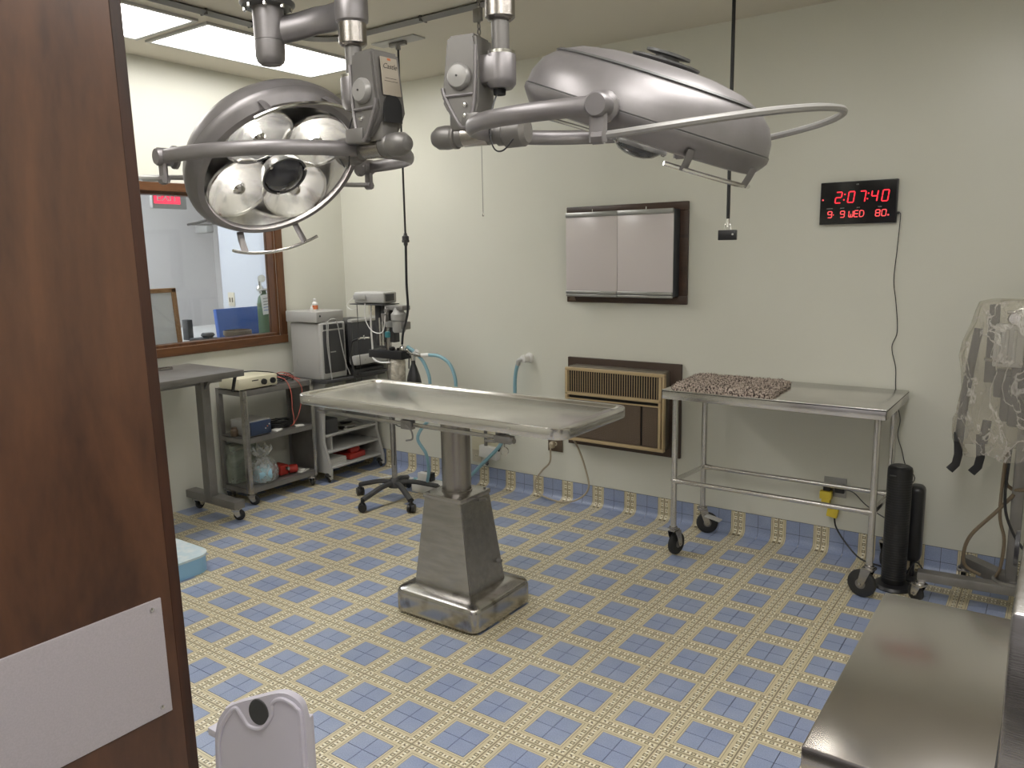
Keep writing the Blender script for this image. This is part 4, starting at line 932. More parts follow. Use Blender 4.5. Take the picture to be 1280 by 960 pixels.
P('case', t, M['steel'], lambda b: box(b, (1.305, -1.43, .900), (1.84, -.86, 1.16), .006))
P('side_plate', t, M['light_grey'], lambda b: (prism(b, [(.0, 0), (.17, 0), (.19, .02), (.19, .20), (.17, .225), (.02, .265), (0, .25)], (1.303, -.985, .945), (0, 1, 0), (0, 0, 1), .006), ))
P('knob_recess', t, M['black'], lambda b: lathe(b, [(.032, 0), (.030, .006), (.02, .002)], (1.297, -1.0, 1.10), (-1, 0, 0), 20))
P('seam', t, M['black'], lambda b: box(b, (1.302, -1.432, .930), (1.306, -.90, .936)))

# ------------------------------------------------------------------ step stool, blue tub
t = thing('folding_stool', (-.37, -1.25, 0), 'white folding step stool standing on edge beside the door, dark oval grip', 'step stool')
d_ = V((.94, .34, 0)).normalized(); nrm_ = V((-.34, .94, 0)).normalized()
SO = V((-.475, -1.275, 0)); CD = d_.cross(V((0, 0, 1)))*.022
slab = []
for i in range(9): slab.append((.152-.052+.052*math.cos(i*PI/16), .395-.06+.06*math.sin(i*PI/16)-.01))
pts_ = [(-.16, .0), (.155, .0), (.155, .33), (.145, .375), (.115, .398), (.075, .402), (.0, .375), (-.06, .352), (-.105, .325), (-.135, .28), (-.15, .22)]
def stool_top(b):
    q = spline([V((x, 0, z)) for x, z in pts_[2:]]+[], 3); poly = [(-.16, .01), (.155, .01)]+[(p.x, p.z) for p in q]
    prism(b, poly, SO, d_, V((0, 0, 1)), .022)
    bmesh.ops.bevel(b, geom=[e for e in b.edges if e.calc_face_angle(0) > 1.2], offset=.004, segments=2, affect='EDGES')
st = P('step_panel', t, M['lav'], stool_top)
P('raised_rim', st, M['lav'], lambda b: tube(b, [SO+CD+d_*x+V((0, 0, z)) for x, z in ((.140, .02), (.140, .32), (.128, .365), (.10, .383), (.075, .384), (.052, .365), (.045, .325), (.012, .285), (-.03, .285), (-.052, .315), (-.07, .335), (-.10, .305), (-.128, .255), (-.14, .18), (-.145, .02))], .0065, 8))
P('grip_hole', st, M['charcoal'], lambda b: lathe(b, [(.041, -.001), (.039, .0035), (.03, .002), (.0005, .001)], SO+CD+d_*.006+V((0, 0, .334)), CD, 28, sx=.78, sy=1.0))
for s in (-.13, .125):
    P('folded_leg', t, M['lav'], lambda b: box(b, SO+d_*s-nrm_*-.03+V((-.012, -.012, 0)), SO+d_*s-nrm_*-.045+V((.012, .012, .30)), .004, RZ(.35)))
P('cross_bar', t, M['lav'], lambda b: box(b, SO+d_*-.175+nrm_*.02+V((-.03, -.01, .20)), SO+d_*-.13+nrm_*.03+V((.02, .01, .225)), .004))
t = thing('blue_tub', (-2.42, -.30, 0), 'pale blue rounded plastic tub on the floor, half hidden by the door', 'tub')
def rr_block(b, w_, h_, r, cx, cy, z0, z1, seg=8, flare=0):
    A_ = [b.verts.new((cx+x, cy+y, z0)) for x, y in rrect(w_, h_, r, seg)]; B_ = [b.verts.new((cx+x*(1+flare), cy+y*(1+flare), z1)) for x, y in rrect(w_, h_, r, seg)]
    for i in range(len(A_)): b.faces.new((A_[i], A_[(i+1) % len(A_)], B_[(i+1) % len(A_)], B_[i]))
    b.faces.new(A_[::-1]); b.faces.new(B_)
P('body', t, M['palebl'], lambda b: rr_block(b, .42, .36, .09, -2.44, -.45, 0, .085))
P('lid', t, M['palebl_top'], lambda b: (rr_block(b, .43, .37, .092, -2.44, -.45, .086, .097),))
# ------------------------------------------------------------------ left side: rolling steel stand
t = thing('instrument_table', (-2.97, -.2, 0), 'grey steel rolling instrument table below the window, half behind the door', 'table')
P('tabletop', t, M['steel_dark'], lambda b: (box(b, (-3.235, -.95, .915), (-2.665, .315, .953), .003),), label='grey steel top')
P('top_lip', t, M['steel'], lambda b: box(b, (-3.10, .02, .953), (-3.06, .10, .97), .003))
for y in (.245, -.80):
    P('upright', t, M['steel_dark'], lambda b: box(b, (-3.035, y-.028, .10), (-2.965, y+.028, .90), .003))
    P('gusset', t, M['steel_dark'], lambda b: prism(b, [(-.12, 0), (.12, 0), (.035, -.10), (-.035, -.10)], (-3.0, y+.01, .915), (1, 0, 0), (0, 0, 1), .02))
    P('foot_bar', t, M['steel_dark'], lambda b: box(b, (-3.25, y-.02, .085), (-2.735, y+.055, .135), .003))
    caster(t, -2.79, y+.03, .088, .036, .6 if y > 0 else 1.2, fm='steel_top'); caster(t, -3.20, y+.03, .088, .036, 1.8)
P('side_rail', t, M['steel_dark'], lambda b: box(b, (-3.04, -.8, .845), (-2.99, .38, .862), .003))
P('release_lever', t, M['black'], lambda b: (box(b, (-2.80, .318, .80), (-2.785, .335, .91), .003, RY(.35)),))

# ------------------------------------------------------------------ three shelf trolley
CX0, CX1, CY0, CY1 = -3.235, -2.945, .490, 1.065
t = thing('shelf_trolley', (-3.09, .78, 0), 'grey steel three-shelf trolley loaded with monitors and cables', 'trolley')
for z, l in ((.115, 'shelf'), (.450, 'shelf'), (.765, 'shelf')):
    P(l, t, M['steel_dark'], lambda b: (box(b, (CX0, CY0, z-.006), (CX1, CY1, z), .001), box(b, (CX1-.004, CY0, z-.035), (CX1, CY1, z+.0), .001), box(b, (CX0, CY0, z-.035), (CX1, CY0+.004, z), .001)))
for x in (CX0, CX1-.03):
    for y in (CY0, CY1-.03):
        P('post', t, M['steel'] if x > -3.1 else M['steel_dark'], lambda b: (box(b, (x, y-.002 if y < .8 else y+.026, .08), (x+.032, y+.002 if y < .8 else y+.032, .767), .0005), box(b, (x+.028, y, .08), (x+.032, y+.03, .767), .0005)))
P('end_panel', t, M['steel_dark'], lambda b: box(b, (CX0, CY1-.004, .115), (CX1-.005, CY1, .765), .001))
for x, y, a in ((CX1-.02, CY0+.03, .6), (CX1-.02, CY1-.04, 2.2), (CX0+.03, CY0+.03, 1.8), (CX0+.03, CY1-.04, .9)): caster(t, x, y, .085, .034, a)
CZ1, CZ2, CZ3 = .115, .450, .765
# on the top shelf
t = thing('ecg_unit', (-3.05, .60, CZ3), 'cream electronics unit with two dark knobs on top of the trolley', 'medical device')
P('case', t, M['cream'], lambda b: box(b, (-3.17, .475, CZ3+.008), (-2.955, .775, CZ3+.082), .006))
P('foot', t, M['black'], lambda b: [lathe(b, [(.010, 0), (.010, .01)], (x, y, CZ3), seg=10) for x in (-3.14, -2.985) for y in (.51, .74)])
for y in (.665, .735): P('dial', t, M['black'], lambda b: lathe(b, [(.020, 0), (.019, .014), (.010, .016)], (-2.956, y, CZ3+.042), (1, 0, 0), 20))
P('panel_text', t, M['ink'], lambda b: box(b, (-2.9555, .575, CZ3+.055), (-2.9545, .625, CZ3+.062)))
bm = NB()
for k in range(9):
    y0 = random.uniform(.76, .92); a = random.uniform(0, 6)
    tube(bm, [(-3.08+.06*math.cos(a+i*1.3)+random.uniform(-.02, .02), y0+.06+.07*math.sin(a+i*1.1), CZ3+.006+.006*(k % 4)+(.02 if i % 2 else 0)) for i in range(6)], .0035, 6, n=4)
tube(bm, [(-3.14, .52, CZ3+.09), (-3.08, .62, CZ3+.105), (-3.02, .70, CZ3+.10), (-3.0, .80, CZ3+.075), (-3.05, .90, CZ3+.02)], .004, 6)
one('cable_tangle', bm, M['black'], 'tangle of black cables on the trolley top behind the cream unit', 'cable')
bm = NB()
tube(bm, [(-3.02, .80, CZ3+.055), (-2.96, .84, CZ3+.03), (-2.93, .86, CZ3-.05), (-2.932, .865, .60), (-2.935, .875, .50), (-2.98, .88, .462)], .0028, 6)
tube(bm, [(-3.04, .82, CZ3+.065), (-2.97, .89, CZ3+.045), (-2.93, .945, CZ3-.02), (-2.932, .95, .66), (-2.935, .92, .55), (-2.99, .91, .462)], .0028, 6)
tube(bm, [(-3.06, .80, CZ3+.05), (-3.0, .86, CZ3+.075), (-2.96, .95, CZ3+.02), (-3.0, 1.0, CZ3+.012)], .0028, 6)
one('lead_wires', bm, M['redwire'], 'pink lead wires hanging from the trolley top to the middle shelf', 'cable')
# middle shelf
t = thing('blue_faced_monitor', (-3.05, .62, CZ2), 'grey monitor with dark blue front on the middle trolley shelf', 'medical device')
P('case', t, M['grey_plastic'], lambda b: box(b, (-3.16, .535, CZ2+.004), (-2.965, .705, CZ2+.105), .005))
P('front', t, mat('dark_blue_panel', (.035, .055, .11), .3), lambda b: box(b, (-2.967, .540, CZ2+.010), (-2.955, .700, CZ2+.100), .003))
for j in range(3):
    P('button', t, M['light_grey'] if j != 1 else M['amber'], lambda b: lathe(b, [(.005, 0), (.004, .004)], (-2.956, .655+j*.015, CZ2+.045+.012*j), (1, 0, 0), 8))
bm = NB(); lathe(bm, [(.022, 0), (.026, .01), (.026, .04), (.018, .05), (.018, .06)], (-3.10, .515, CZ2), (0, 0, 1), 16)
one('small_jar', bm, M['outletbr'], 'small brown jar beside the blue-faced monitor', 'jar')
bm = NB()
for k in range(8):
    a = random.uniform(0, 6)
    tube(bm, [(-3.07+.07*math.cos(a+i*1.2), .84+.09*math.sin(a+i*1.25), CZ2+.006+.009*(k % 5)+random.uniform(0, .012)) for i in range(7)], .0045, 6, n=4)
one('cable_coil', bm, M['black'], 'coiled black cables on the middle trolley shelf', 'cable')
bm = NB(); box(bm, (-3.02, .73, CZ2+.0), (-2.96, .80, CZ2+.012), .003, RZ(.3)); box(bm, (-3.0, .92, CZ2), (-2.955, .98, CZ2+.010), .003, RZ(-.4))
one('paper_scraps', bm, M['paper'], 'small pale packets at the front of the middle trolley shelf', 'packet')
# bottom shelf
t = thing('bagged_supplies', (-3.02, .68, CZ1), 'clear plastic bag of pale blue towels on the bottom trolley shelf', 'bag')
P('towel_roll', t, M['towel'], lambda b: (lathe(b, [(.03, 0), (.055, .005), (.058, .09), (.03, .1)], (-3.02, .60, CZ1+.062), (.25, 1, 0), 20), box(b, (-3.08, .60, CZ1+.004), (-2.98, .70, CZ1+.05), .015)))
def bag(b):
    rings = []; n = 30
    for k, (z, r) in enumerate(((.003, .08), (.01, .10), (.05, .108), (.10, .10), (.14, .085), (.165, .05), (.175, .03), (.19, .045), (.225, .075), (.24, .07))):
        rings.append([b.verts.new((-3.03+r*.75*math.cos(2*PI*i/n)*(1+.13*noise.noise(V((i*.7, z*30, 1)))), .665+r*1.05*math.sin(2*PI*i/n)*(1+.15*noise.noise(V((i*.6, z*25, 7)))), CZ1+z+(.015*math.sin(i*1.9) if k > 6 else 0))) for i in range(n)])
    for A_, B_ in zip(rings, rings[1:]):
        for i in range(n): b.faces.new((A_[i], A_[(i+1) % n], B_[(i+1) % n], B_[i]))
    b.faces.new(rings[0][::-1])
P('bag_film', t, M['bagfilm'], bag)
bm = NB(); box(bm, (-3.13, .80, CZ1+.002), (-3.02, .875, CZ1+.075), .012); lathe(bm, [(.026, 0), (.03, .01), (.03, .05), (.022, .06)], (-3.03, .88, CZ1+.035), (.5, .9, 0), 16)
rd = one('red_case', bm, M['red'], 'small red case on the bottom trolley shelf beside the bag', 'case')
P('clasp', rd, M['chrome'], lambda b: lathe(b, [(.012, 0), (.012, .02)], (-3.01, .845, CZ1+.05), (1, .3, 0), 12))
t = thing('clear_tub', (-3.17, .60, CZ1), 'greenish clear plastic tub at the back left of the bottom shelf', 'tub')
P('tub_wall', t, M['tubfilm'], lambda b: rr_block(b, .10, .20, .03, -3.175, .605, CZ1+.002, CZ1+.26, 4, .05))
bm = NB(); box(bm, (-3.10, .92, CZ1), (-2.98, 1.02, CZ1+.008), .002, RZ(.3)); box(bm, (-3.03, .95, CZ1+.009), (-2.99, .99, CZ1+.02), .004)
one('shelf_papers', bm, M['paper'], 'crumpled pale paper on the right end of the bottom trolley shelf', 'paper')

# ------------------------------------------------------------------ computer cart
QX0, QX1, QY0, QY1 = -3.245, -2.885, 1.125, 1.670
t = thing('computer_cart', (-3.06, 1.4, 0), 'light grey computer cart with side panels and open shelves in the corner', 'cart')
def sidep(y):
    def f(b):
        poly = [(0, .075), (-QX0+QX1, .075)]; W_ = QX1-QX0
        poly = [(0, .07), (W_-.055, .07), (W_, .03), (W_+.005, .10), (W_-.06, .30), (W_-.03, .68), (W_-.02, .75), (W_-.05, .785), (0, .785)]
        prism(b, poly, (QX0, y+.022, 0), (1, 0, 0), (0, 0, 1), .022)
    return f
P('side_panel', t, M['light_grey'], sidep(QY0)); P('side_panel', t, M['light_grey'], sidep(QY1-.022))
P('top_board', t, M['charcoal'], lambda b: box(b, (QX0, QY0-.03, .735), (QX1+.05, QY1, .757), .004))
for z, x1 in ((.115, QX1-.01), (.228, QX1-.03), (.345, QX1-.05)):
    P('shelf', t, M['light_grey'], lambda b: box(b, (QX0, QY0+.022, z-.016), (x1, QY1-.022, z), .003))
P('divider', t, M['light_grey'], lambda b: box(b, (QX0+.05, 1.20, .228), (QX1-.06, 1.215, .33), .002))
for x in (QX0+.04, QX1-.03):
    for y in (QY0+.012, QY1-.012): caster(t, x, y, .075, .028, 2.0 if x > -3 else .6, fm='black')
TZc = .757
bm = NB(); box(bm, (-3.10, 1.165, .345), (-2.95, 1.285, .455), .012)
one('black_bin', bm, M['charcoal'], 'small black bin on the upper cart shelf', 'bin')
bm = NB(); box(bm, (-3.12, 1.33, .345), (-2.94, 1.60, .352), .002); lathe(bm, [(.0005, 0), (.06, .003), (.085, .018), (.088, .022)], (-3.02, 1.42, .352), seg=24, cap=False)
one('steel_tray', bm, M['chrome'], 'shiny steel tray on the upper cart shelf', 'tray')
bm = NB()
for k in range(6): box(bm, (-3.13+.004*k, 1.16, .116+k*.007), (-2.93-.003*(k % 3), 1.33, .121+k*.007), .0008, RZ(.03*(k % 3-1)), seg=1)
one('paper_stack', bm, M['paper'], 'stack of papers on the lowest cart shelf', 'paper')
bm = NB(); box(bm, (-3.12, 1.35, .116), (-2.93, 1.52, .16), .01, RZ(.1)); lathe(bm, [(.02, 0), (.03, .02), (.03, .08), (.012, .10)], (-2.98, 1.40, .165), (.0, 1, .1), 14)
one('red_bundle', bm, M['red'], 'red bundle on the lowest cart shelf beside the papers', 'bundle')
# tower computer
t = thing('computer_tower', (-3.04, 1.22, TZc), 'light grey computer tower with dark smoked front on the cart', 'computer')
P('case', t, M['light_grey'], lambda b: box(b, (-3.20, 1.108, TZc), (-2.915, 1.325, 1.150), .006))
P('front_bezel', t, M['beige'] if 0 else M['light_grey'], lambda b: box(b, (-2.92, 1.100, TZc-.0), (-2.875, 1.333, 1.158), .016, seg=3))
P('smoked_door', t, M['charcoal'], lambda b: (box(b, (-2.890, 1.118, .80), (-2.868, 1.312, 1.10), .010, seg=3), box(b, (-2.885, 1.125, 1.11), (-2.870, 1.300, 1.145), .004)))
P('bezel_mark', t, M['grey_plastic'], lambda b: box(b, (-2.869, 1.175, .945), (-2.8665, 1.225, .953)), smooth=False)
P('power_button', t, M['chrome'], lambda b: (lathe(b, [(.006, 0), (.005, .003)], (-2.876, 1.317, .885), (1, 0, 0), 10), lathe(b, [(.004, 0), (.003, .003)], (-2.876, 1.317, 1.01), (1, 0, 0), 10)))
P('side_emboss', t, M['grey_plastic'], lambda b: tube(b, [(-3.12+.03*math.cos(a), 1.1075, .87+.03*math.sin(a)) for a in [2.4+i*.35 for i in range(8)]], .0015, 5))
t = thing('printer_box', (-3.04, 1.22, 1.158), 'flat light grey device with dark front on top of the computer tower', 'device')
P('case', t, M['light_grey'], lambda b: box(b, (-3.215, 1.085, 1.160), (-2.895, 1.33, 1.235), .004))
P('front', t, M['grey_plastic'], lambda b: box(b, (-2.896, 1.088, 1.163), (-2.888, 1.327, 1.232), .002))
P('socket', t, M['black'], lambda b: lathe(b, [(.008, 0), (.006, .004)], (-2.888, 1.115, 1.205), (1, 0, 0), 10))
bm = NB()
tube(bm, [(-2.886, 1.19, 1.165), (-2.865, 1.20, 1.18), (-2.855, 1.235, 1.16), (-2.858, 1.27, 1.0), (-2.852, 1.30, .85), (-2.85, 1.32, .80), (-2.85, 1.33, .77)], .0035, 6)
tube(bm, [(-2.886, 1.175, 1.165), (-2.86, 1.16, 1.15), (-2.857, 1.15, 1.05), (-2.857, 1.155, .90), (-2.855, 1.16, .78), (-2.85, 1.17, .70)], .0035, 6)
tube(bm, [(-2.886, 1.16, 1.165), (-2.86, 1.145, 1.14), (-2.858, 1.14, 1.0), (-2.857, 1.152, .86), (-2.853, 1.165, .765)], .003, 6)
one('grey_cables', bm, M['light_grey'], 'thin pale cables hanging over the front of the computer tower', 'cable')
def bottle(x, y, z, h, r, label, lab=None, nm='bottle'):
    t = thing(nm, (x, y, z), label, 'bottle')
    P('body', t, M['white'], lambda b: lathe(b, [(r*.9, 0), (r, .004), (r, h*.6), (r*.5, h*.74), (r*.45, h*.76)], (x, y, z), seg=18))
    P('cap', t, M['white'], lambda b: lathe(b, [(r*.55, h*.76), (r*.55, h*.97), (r*.35, h)], (x, y, z), seg=14))
    if lab: P('paper_label', t, lab, lambda b: lathe(b, [(r*1.02, h*.12), (r*1.02, h*.45)], (x, y, z), seg=18, cap=False), label='orange brown paper label')
bottle(-3.02, 1.19, 1.235, .085, .020, 'white bottle with orange label on the device over the tower', M['amber'])
bottle(-2.965, 1.112, 1.235, .045, .010, 'tiny white dropper bottle beside the labelled bottle')
# CRT monitor
t = thing('computer_monitor', (-2.98, 1.52, TZc), 'old tube computer monitor with dark screen beside the tower', 'monitor')
P('stand', t, M['charcoal'], lambda b: (box(b, (-3.12, 1.38, TZc), (-2.84, 1.67, .80), .008), box(b, (-3.08, 1.44, .79), (-2.9, 1.62, .835), .01)))
P('shell', t, M['charcoal'], lambda b: box(b, (-3.20, 1.375, .845), (-2.86, 1.690, 1.150), .03, seg=3))
P('bezel', t, M['light_grey'], lambda b: (box(b, (-2.875, 1.350, 1.142), (-2.825, 1.705, 1.165), .008), box(b, (-2.875, 1.350, .835), (-2.80, 1.705, .905), .012), None))
def scr(b):
    n = 8; g = [[b.verts.new((-2.838+.016*(1-((i/n-.5)*2)**2)*(1-((j/n-.5)*2)**2)**.5, 1.356+.343*i/n, .90+.245*j/n)) for j in range(n+1)] for i in range(n+1)]
    for i in range(n):
        for j in range(n): b.faces.new((g[i][j], g[i+1][j], g[i+1][j+1], g[i][j+1]))
P('screen', t, M['screen'], scr)
P('screen_edge', t, M['charcoal'], lambda b: (box(b, (-2.875, 1.350, .90), (-2.836, 1.362, 1.145), .003), box(b, (-2.875, 1.695, .90), (-2.836, 1.705, 1.145), .003)))
P('logo_button', t, M['grey_plastic'], lambda b: lathe(b, [(.008, 0), (.007, .004)], (-2.802, 1.44, .87), (1, 0, 0), 12))
bm = NB(); box(bm, (-2.87, 1.40, TZc), (-2.80, 1.66, TZc+.022), .004, RY(.05))
one('keyboard', bm, M['charcoal'], 'dark keyboard edge in front of the monitor on the cart', 'keyboard')

# ------------------------------------------------------------------ anaesthesia stand
SX, SY = -2.225, 1.10
t = thing('anaesthesia_stand', (SX, SY, 0), 'small anaesthesia machine on a steel pole with black five-arm wheeled base', 'machine')
def star(b, ang):
    d = V((math.cos(ang), math.sin(ang), 0))
    tube(b, [V((SX, SY, .125))+d*.02, V((SX, SY, .120))+d*.12, V((SX, SY, .095))+d*.22, V((SX, SY, .078))+d*.285], .021, 8, ra=.016, up=(0, 0, 1))
offs = [1.02, -1.51, -.52, .74+.1, 2.1, 3.35]
angs = [-1.62, -.46, .80, 2.05, 3.30]
for a in angs:
    lg = P('leg', t, M['charcoal'], lambda b: star(b, a))
    e = V((SX+.29*math.cos(a), SY+.29*math.sin(a), 0))
    P('caster', lg, M['black'], lambda b: (lathe(b, [(.012, -.026), (.026, -.024), (.028, -.004), (.014, -.003), (.014, .003), (.028, .004), (.026, .024), (.012, .026)], e+V((0, 0, .0285)), (math.cos(a+.9), math.sin(a+.9), 0), 18), cyl(b, e+V((0, 0, .03)), e+V((0, 0, .082)), .009, seg=8), lathe(b, [(.022, 0), (.016, .016)], e+V((0, 0, .045)), seg=12)))
P('hub', t, M['charcoal'], lambda b: lathe(b, [(.045, 0), (.048, .02), (.036, .05), (.026, .06)], (SX, SY, .095), seg=24))
P('pole', t, M['steel'], lambda b: cyl(b, (SX, SY, .14), (SX, SY, 1.30), .0185, seg=20))
P('shelf_arm', t, M['black'], lambda b: (box(b, (SX-.135, SY-.055, .960), (SX+.155, SY+.055, 1.012), .006),), label='flat black arm block')
P('knob', t, M['black'], lambda b: (lathe(b, [(.016, 0), (.020, .006), (.020, .018), (.012, .024)], (SX+.035, SY-.01, 1.010), seg=16), lathe(b, [(.010, 0), (.010, .018)], (SX+.08, SY, 1.01), seg=10)))
P('back_panel', t, M['charcoal'], lambda b: (box(b, (SX-.115, SY-.0, 1.03), (SX-.075, SY+.05, 1.30), .004), box(b, (SX-.06, SY+.0, 1.06), (SX+.05, SY+.05, 1.30), .004)))
P('side_tube', t, M['white'], lambda b: tube(b, [(SX-.118, SY-.03, 1.30), (SX-.125, SY-.03, 1.15), (SX-.12, SY-.03, 1.02), (SX-.10, SY-.05, .96), (SX-.03, SY-.06, .935), (SX+.06, SY-.06, .940)], .006, 8))
P('monitor_tray', t, M['charcoal'], lambda b: box(b, (SX-.275, SY-.07, 1.300), (SX+.02, SY+.09, 1.306), .002))
mo = P('pulse_monitor', t, M['light_grey'], lambda b: box(b, (SX-.235, SY-.06, 1.310), (SX+.005, SY+.08, 1.382), .012, RZ(.15), seg=3), label='light grey box monitor at the top')
P('screen_window', mo, M['charcoal'], lambda b: (box(b, (SX-.09+.08, SY-.03, 1.325), (SX+.0135, SY+.06, 1.370), .003, RZ(.15)),))
P('front_window', mo, M['grey_plastic'], lambda b: box(b, (SX-.215, SY-.082, 1.335), (SX-.12, SY-.078, 1.365), .001, RZ(.15)))
P('vaporizer', t, M['grey_plastic'], lambda b: (lathe(b, [(.035, 0), (.042, .01), (.042, .07), (.05, .08), (.05, .115), (.036, .13), (.03, .16)], (SX+.105, SY-.01, 1.13), seg=22), box(b, (SX-.0, SY-.03, 1.16), (SX+.10, SY+.03, 1.20), .005)), label='mottled grey vaporizer')
P('bracket', t, M['steel_dark'], lambda b: (box(b, (SX+.02, SY-.04, 1.27), (SX+.17, SY+.03, 1.30), .005), box(b, (SX+.13, SY-.03, 1.15), (SX+.18, SY+.02, 1.20), .008), lathe(b, [(.02, 0), (.022, .05)], (SX+.03, SY-.06, 1.20), (0, 0, 1), 14), lathe(b, [(.012, 0), (.012, .03)], (SX+.05, SY-.05, 1.27), (.3, -1, 0), 12)))
P('flow_tube', t, M['chrome'], lambda b: (cyl(b, (SX-.045, SY-.03, 1.04), (SX-.045, SY-.03, 1.22), .008, seg=10), cyl(b, (SX-.02, SY-.03, 1.04), (SX-.02, SY-.03, 1.20), .008, seg=10)))
P('liquid_window', t, M['teal'], lambda b: lathe(b, [(.016, 0), (.018, .008), (.018, .032), (.012, .038)], (SX+.055, SY-.065, 1.10), seg=14))
P('pipe_fitting', t, M['chrome'], lambda b: (tube(b, [(SX-.145, SY-.03, 1.085), (SX-.20, SY-.05, 1.082), (SX-.235, SY-.06, 1.07)], .006, 8), tube(b, [(SX-.18, SY-.04, 1.075), (SX-.175, SY-.05, 1.10)], .005, 6, smooth=False)))
P('black_tube', t, M['black'], lambda b: (tube(b, [(SX-.22, SY-.06, 1.075), (SX-.275, SY-.06, 1.05), (SX-.295, SY-.06, .96), (SX-.28, SY-.055, .86), (SX-.27, SY-.05, .76)], .007, 8), tube(b, [(SX-.225, SY-.05, 1.30), (SX-.222, SY-.05, 1.0), (SX-.215, SY-.05, .76)], .0025, 6)))
P('sensor_wire', t, M['white'], lambda b: (tube(b, [(SX-.13, SY-.07, 1.31), (SX-.13, SY-.075, 1.22), (SX-.09, SY-.075, 1.15), (SX-.03, SY-.075, 1.125), (SX+.03, SY-.08, 1.14), (SX+.05, SY-.08, 1.21), (SX+.03, SY-.05, 1.29)], .003, 6), tube(b, [(SX-.24, SY-.03, 1.36), (SX-.29, SY-.04, 1.33), (SX-.33, SY-.04, 1.29), (SX-.29, SY-.04, 1.265), (SX-.24, SY-.03, 1.28)], .002, 6)))
P('absorber_canister', t, sheer('cloudy_canister', (.62, .57, .48), .8, .3, 20), lambda b: lathe(b, [(.046, 0), (.050, .006), (.050, .15), (.044, .16)], (SX+.075, SY-.005, .795), seg=24))
P('canister_base', t, M['steel'], lambda b: (lathe(b, [(.052, 0), (.052, .02)], (SX+.075, SY-.005, .775), seg=24), box(b, (SX, SY-.02, .78), (SX+.05, SY+.02, .80), .003)))
P('valve', t, M['chrome'], lambda b: (lathe(b, [(.016, 0), (.024, .008), (.024, .022), (.014, .03)], (SX+.14, SY-.02, 1.015), (.15, 0, 1), 18), tube(b, [(SX+.13, SY, 1.0), (SX+.20, SY, .995), (SX+.28, SY, .99)], .013, 10), lathe(b, [(.016, 0), (.018, .035)], (SX+.205, SY, .955), seg=14), tube(b, [(SX+.15, SY, 1.03), (SX+.19, SY, 1.0)], .012, 8)))
P('y_piece', t, M['white'], lambda b: (tube(b, [(SX+.26, SY, .99), (SX+.34, SY, .998)], .012, 10, smooth=False), tube(b, [(SX+.22, SY, 1.0), (SX+.24, SY, 1.02)], .014, 8, smooth=False)))
P('breathing_hose', t, M['bluehose'], lambda b: (tube(b, [(SX+.33, SY, .998), (SX+.42, SY, .995), (SX+.50, SY, .955), (SX+.54, SY, .88), (SX+.545, SY, .80), (SX+.50, SY+.02, .70), (SX+.38, SY+.03, .62), (SX+.25, SY+.04, .54), (SX+.19, SY+.03, .44), (SX+.24, SY+.05, .34), (SX+.23, SY+.08, .22), (SX+.18, SY+.12, .13)], .011, 10), tube(b, [(SX+.16, SY, 1.04), (SX+.22, SY, 1.01), (SX+.28, SY+.01, .95), (SX+.325, SY+.01, .86), (SX+.33, SY+.01, .76)], .011, 10)), label='pale blue corrugated hose')
P('breathing_bag', t, M['black'], lambda b: lathe(b, [(.013, .0), (.014, -.025), (.022, -.045), (.040, -.10), (.049, -.15), (.047, -.19), (.030, -.235), (.0005, -.25)], (SX+.205, SY, .957), (0, 0, 1), 24), label='black rubber breathing bag')
P('bag_strap', t, M['black'], lambda b: tube(b, [(SX+.17, SY, .97), (SX+.165, SY, .90)], .004, 6, smooth=False))
P('lower_cables', t, M['charcoal'], lambda b: (tube(b, [(SX+.0, SY-.03, .62), (SX+.06, SY-.04, .54), (SX+.12, SY-.04, .53), (SX+.16, SY-.03, .60), (SX+.155, SY-.03, .68)], .004, 6), tube(b, [(SX+.03, SY-.02, .66), (SX+.035, SY-.02, .45), (SX+.02, SY-.02, .25)], .004, 6), box(b, (SX+.03, SY-.04, .60), (SX+.10, SY+.01, .66), .008)))

# floor clutter near the stand
bm = NB(); box(bm, (-2.235, 1.33, .075), (-2.155, 1.375, .135), .006); box(bm, (-2.27, 1.30, 0), (-1.95, 1.44, .072), .012)
bm2 = None
one('power_strip_box', bm, M['white'], 'low white box on the floor behind the wheeled base', 'box')
bm = NB(); box(bm, (-2.23, 1.36, .0725), (-2.14, 1.41, .132), .006)
bb = one('power_brick', bm, M['black'], 'black power brick on the low white box', 'power supply')
bm = NB(); tube(bm, [(-2.55, 1.30, .008), (-2.66, 1.36, .008), (-2.62, 1.47, .01), (-2.48, 1.50, .01), (-2.38, 1.44, .012), (-2.42, 1.36, .02), (-2.52, 1.40, .03), (-2.45, 1.50, .02), (-2.31, 1.47, .02)], .006, 6)
one('white_cable', bm, M['white'], 'white cable looped on the floor behind the wheeled base', 'cable')

# ------------------------------------------------------------------ beyond the window
bm = NB(); box(bm, (-5.0, -.9, .98), (XL-TL-.01, 1.70, 1.02), .003); box(bm, (-4.2, .0, 0), (XL-TL-.3, 1.65, .98))
one('far_counter', bm, M['light_grey'], 'counter top in the room beyond the window', 'counter')
def gp(u, v, x): return pl(u, v, 0, x)
a = gp(273, 420, -3.9); b2 = gp(331, 382, -3.9)
bm = NB(); box(bm, (-3.92, a.y, 1.02), (-3.88, b2.y, b2.z), .004, RY(-.12), (-3.9, 0, 1.02)); one('blue_board', bm, M['bluepanel'], 'blue plastic board leaning in the room beyond the window', 'board')
c_ = gp(333, 415, -3.72)
t = thing('gas_cylinder', (-3.72, c_.y, 1.02), 'green gas cylinder with a hanging tag beyond the window', 'cylinder')
P('tank', t, M['green'], lambda b: lathe(b, [(.05, 0), (.055, .01), (.055, .24), (.045, .29), (.02, .32), (.018, .34)], (-3.72, c_.y, 1.02), seg=24))
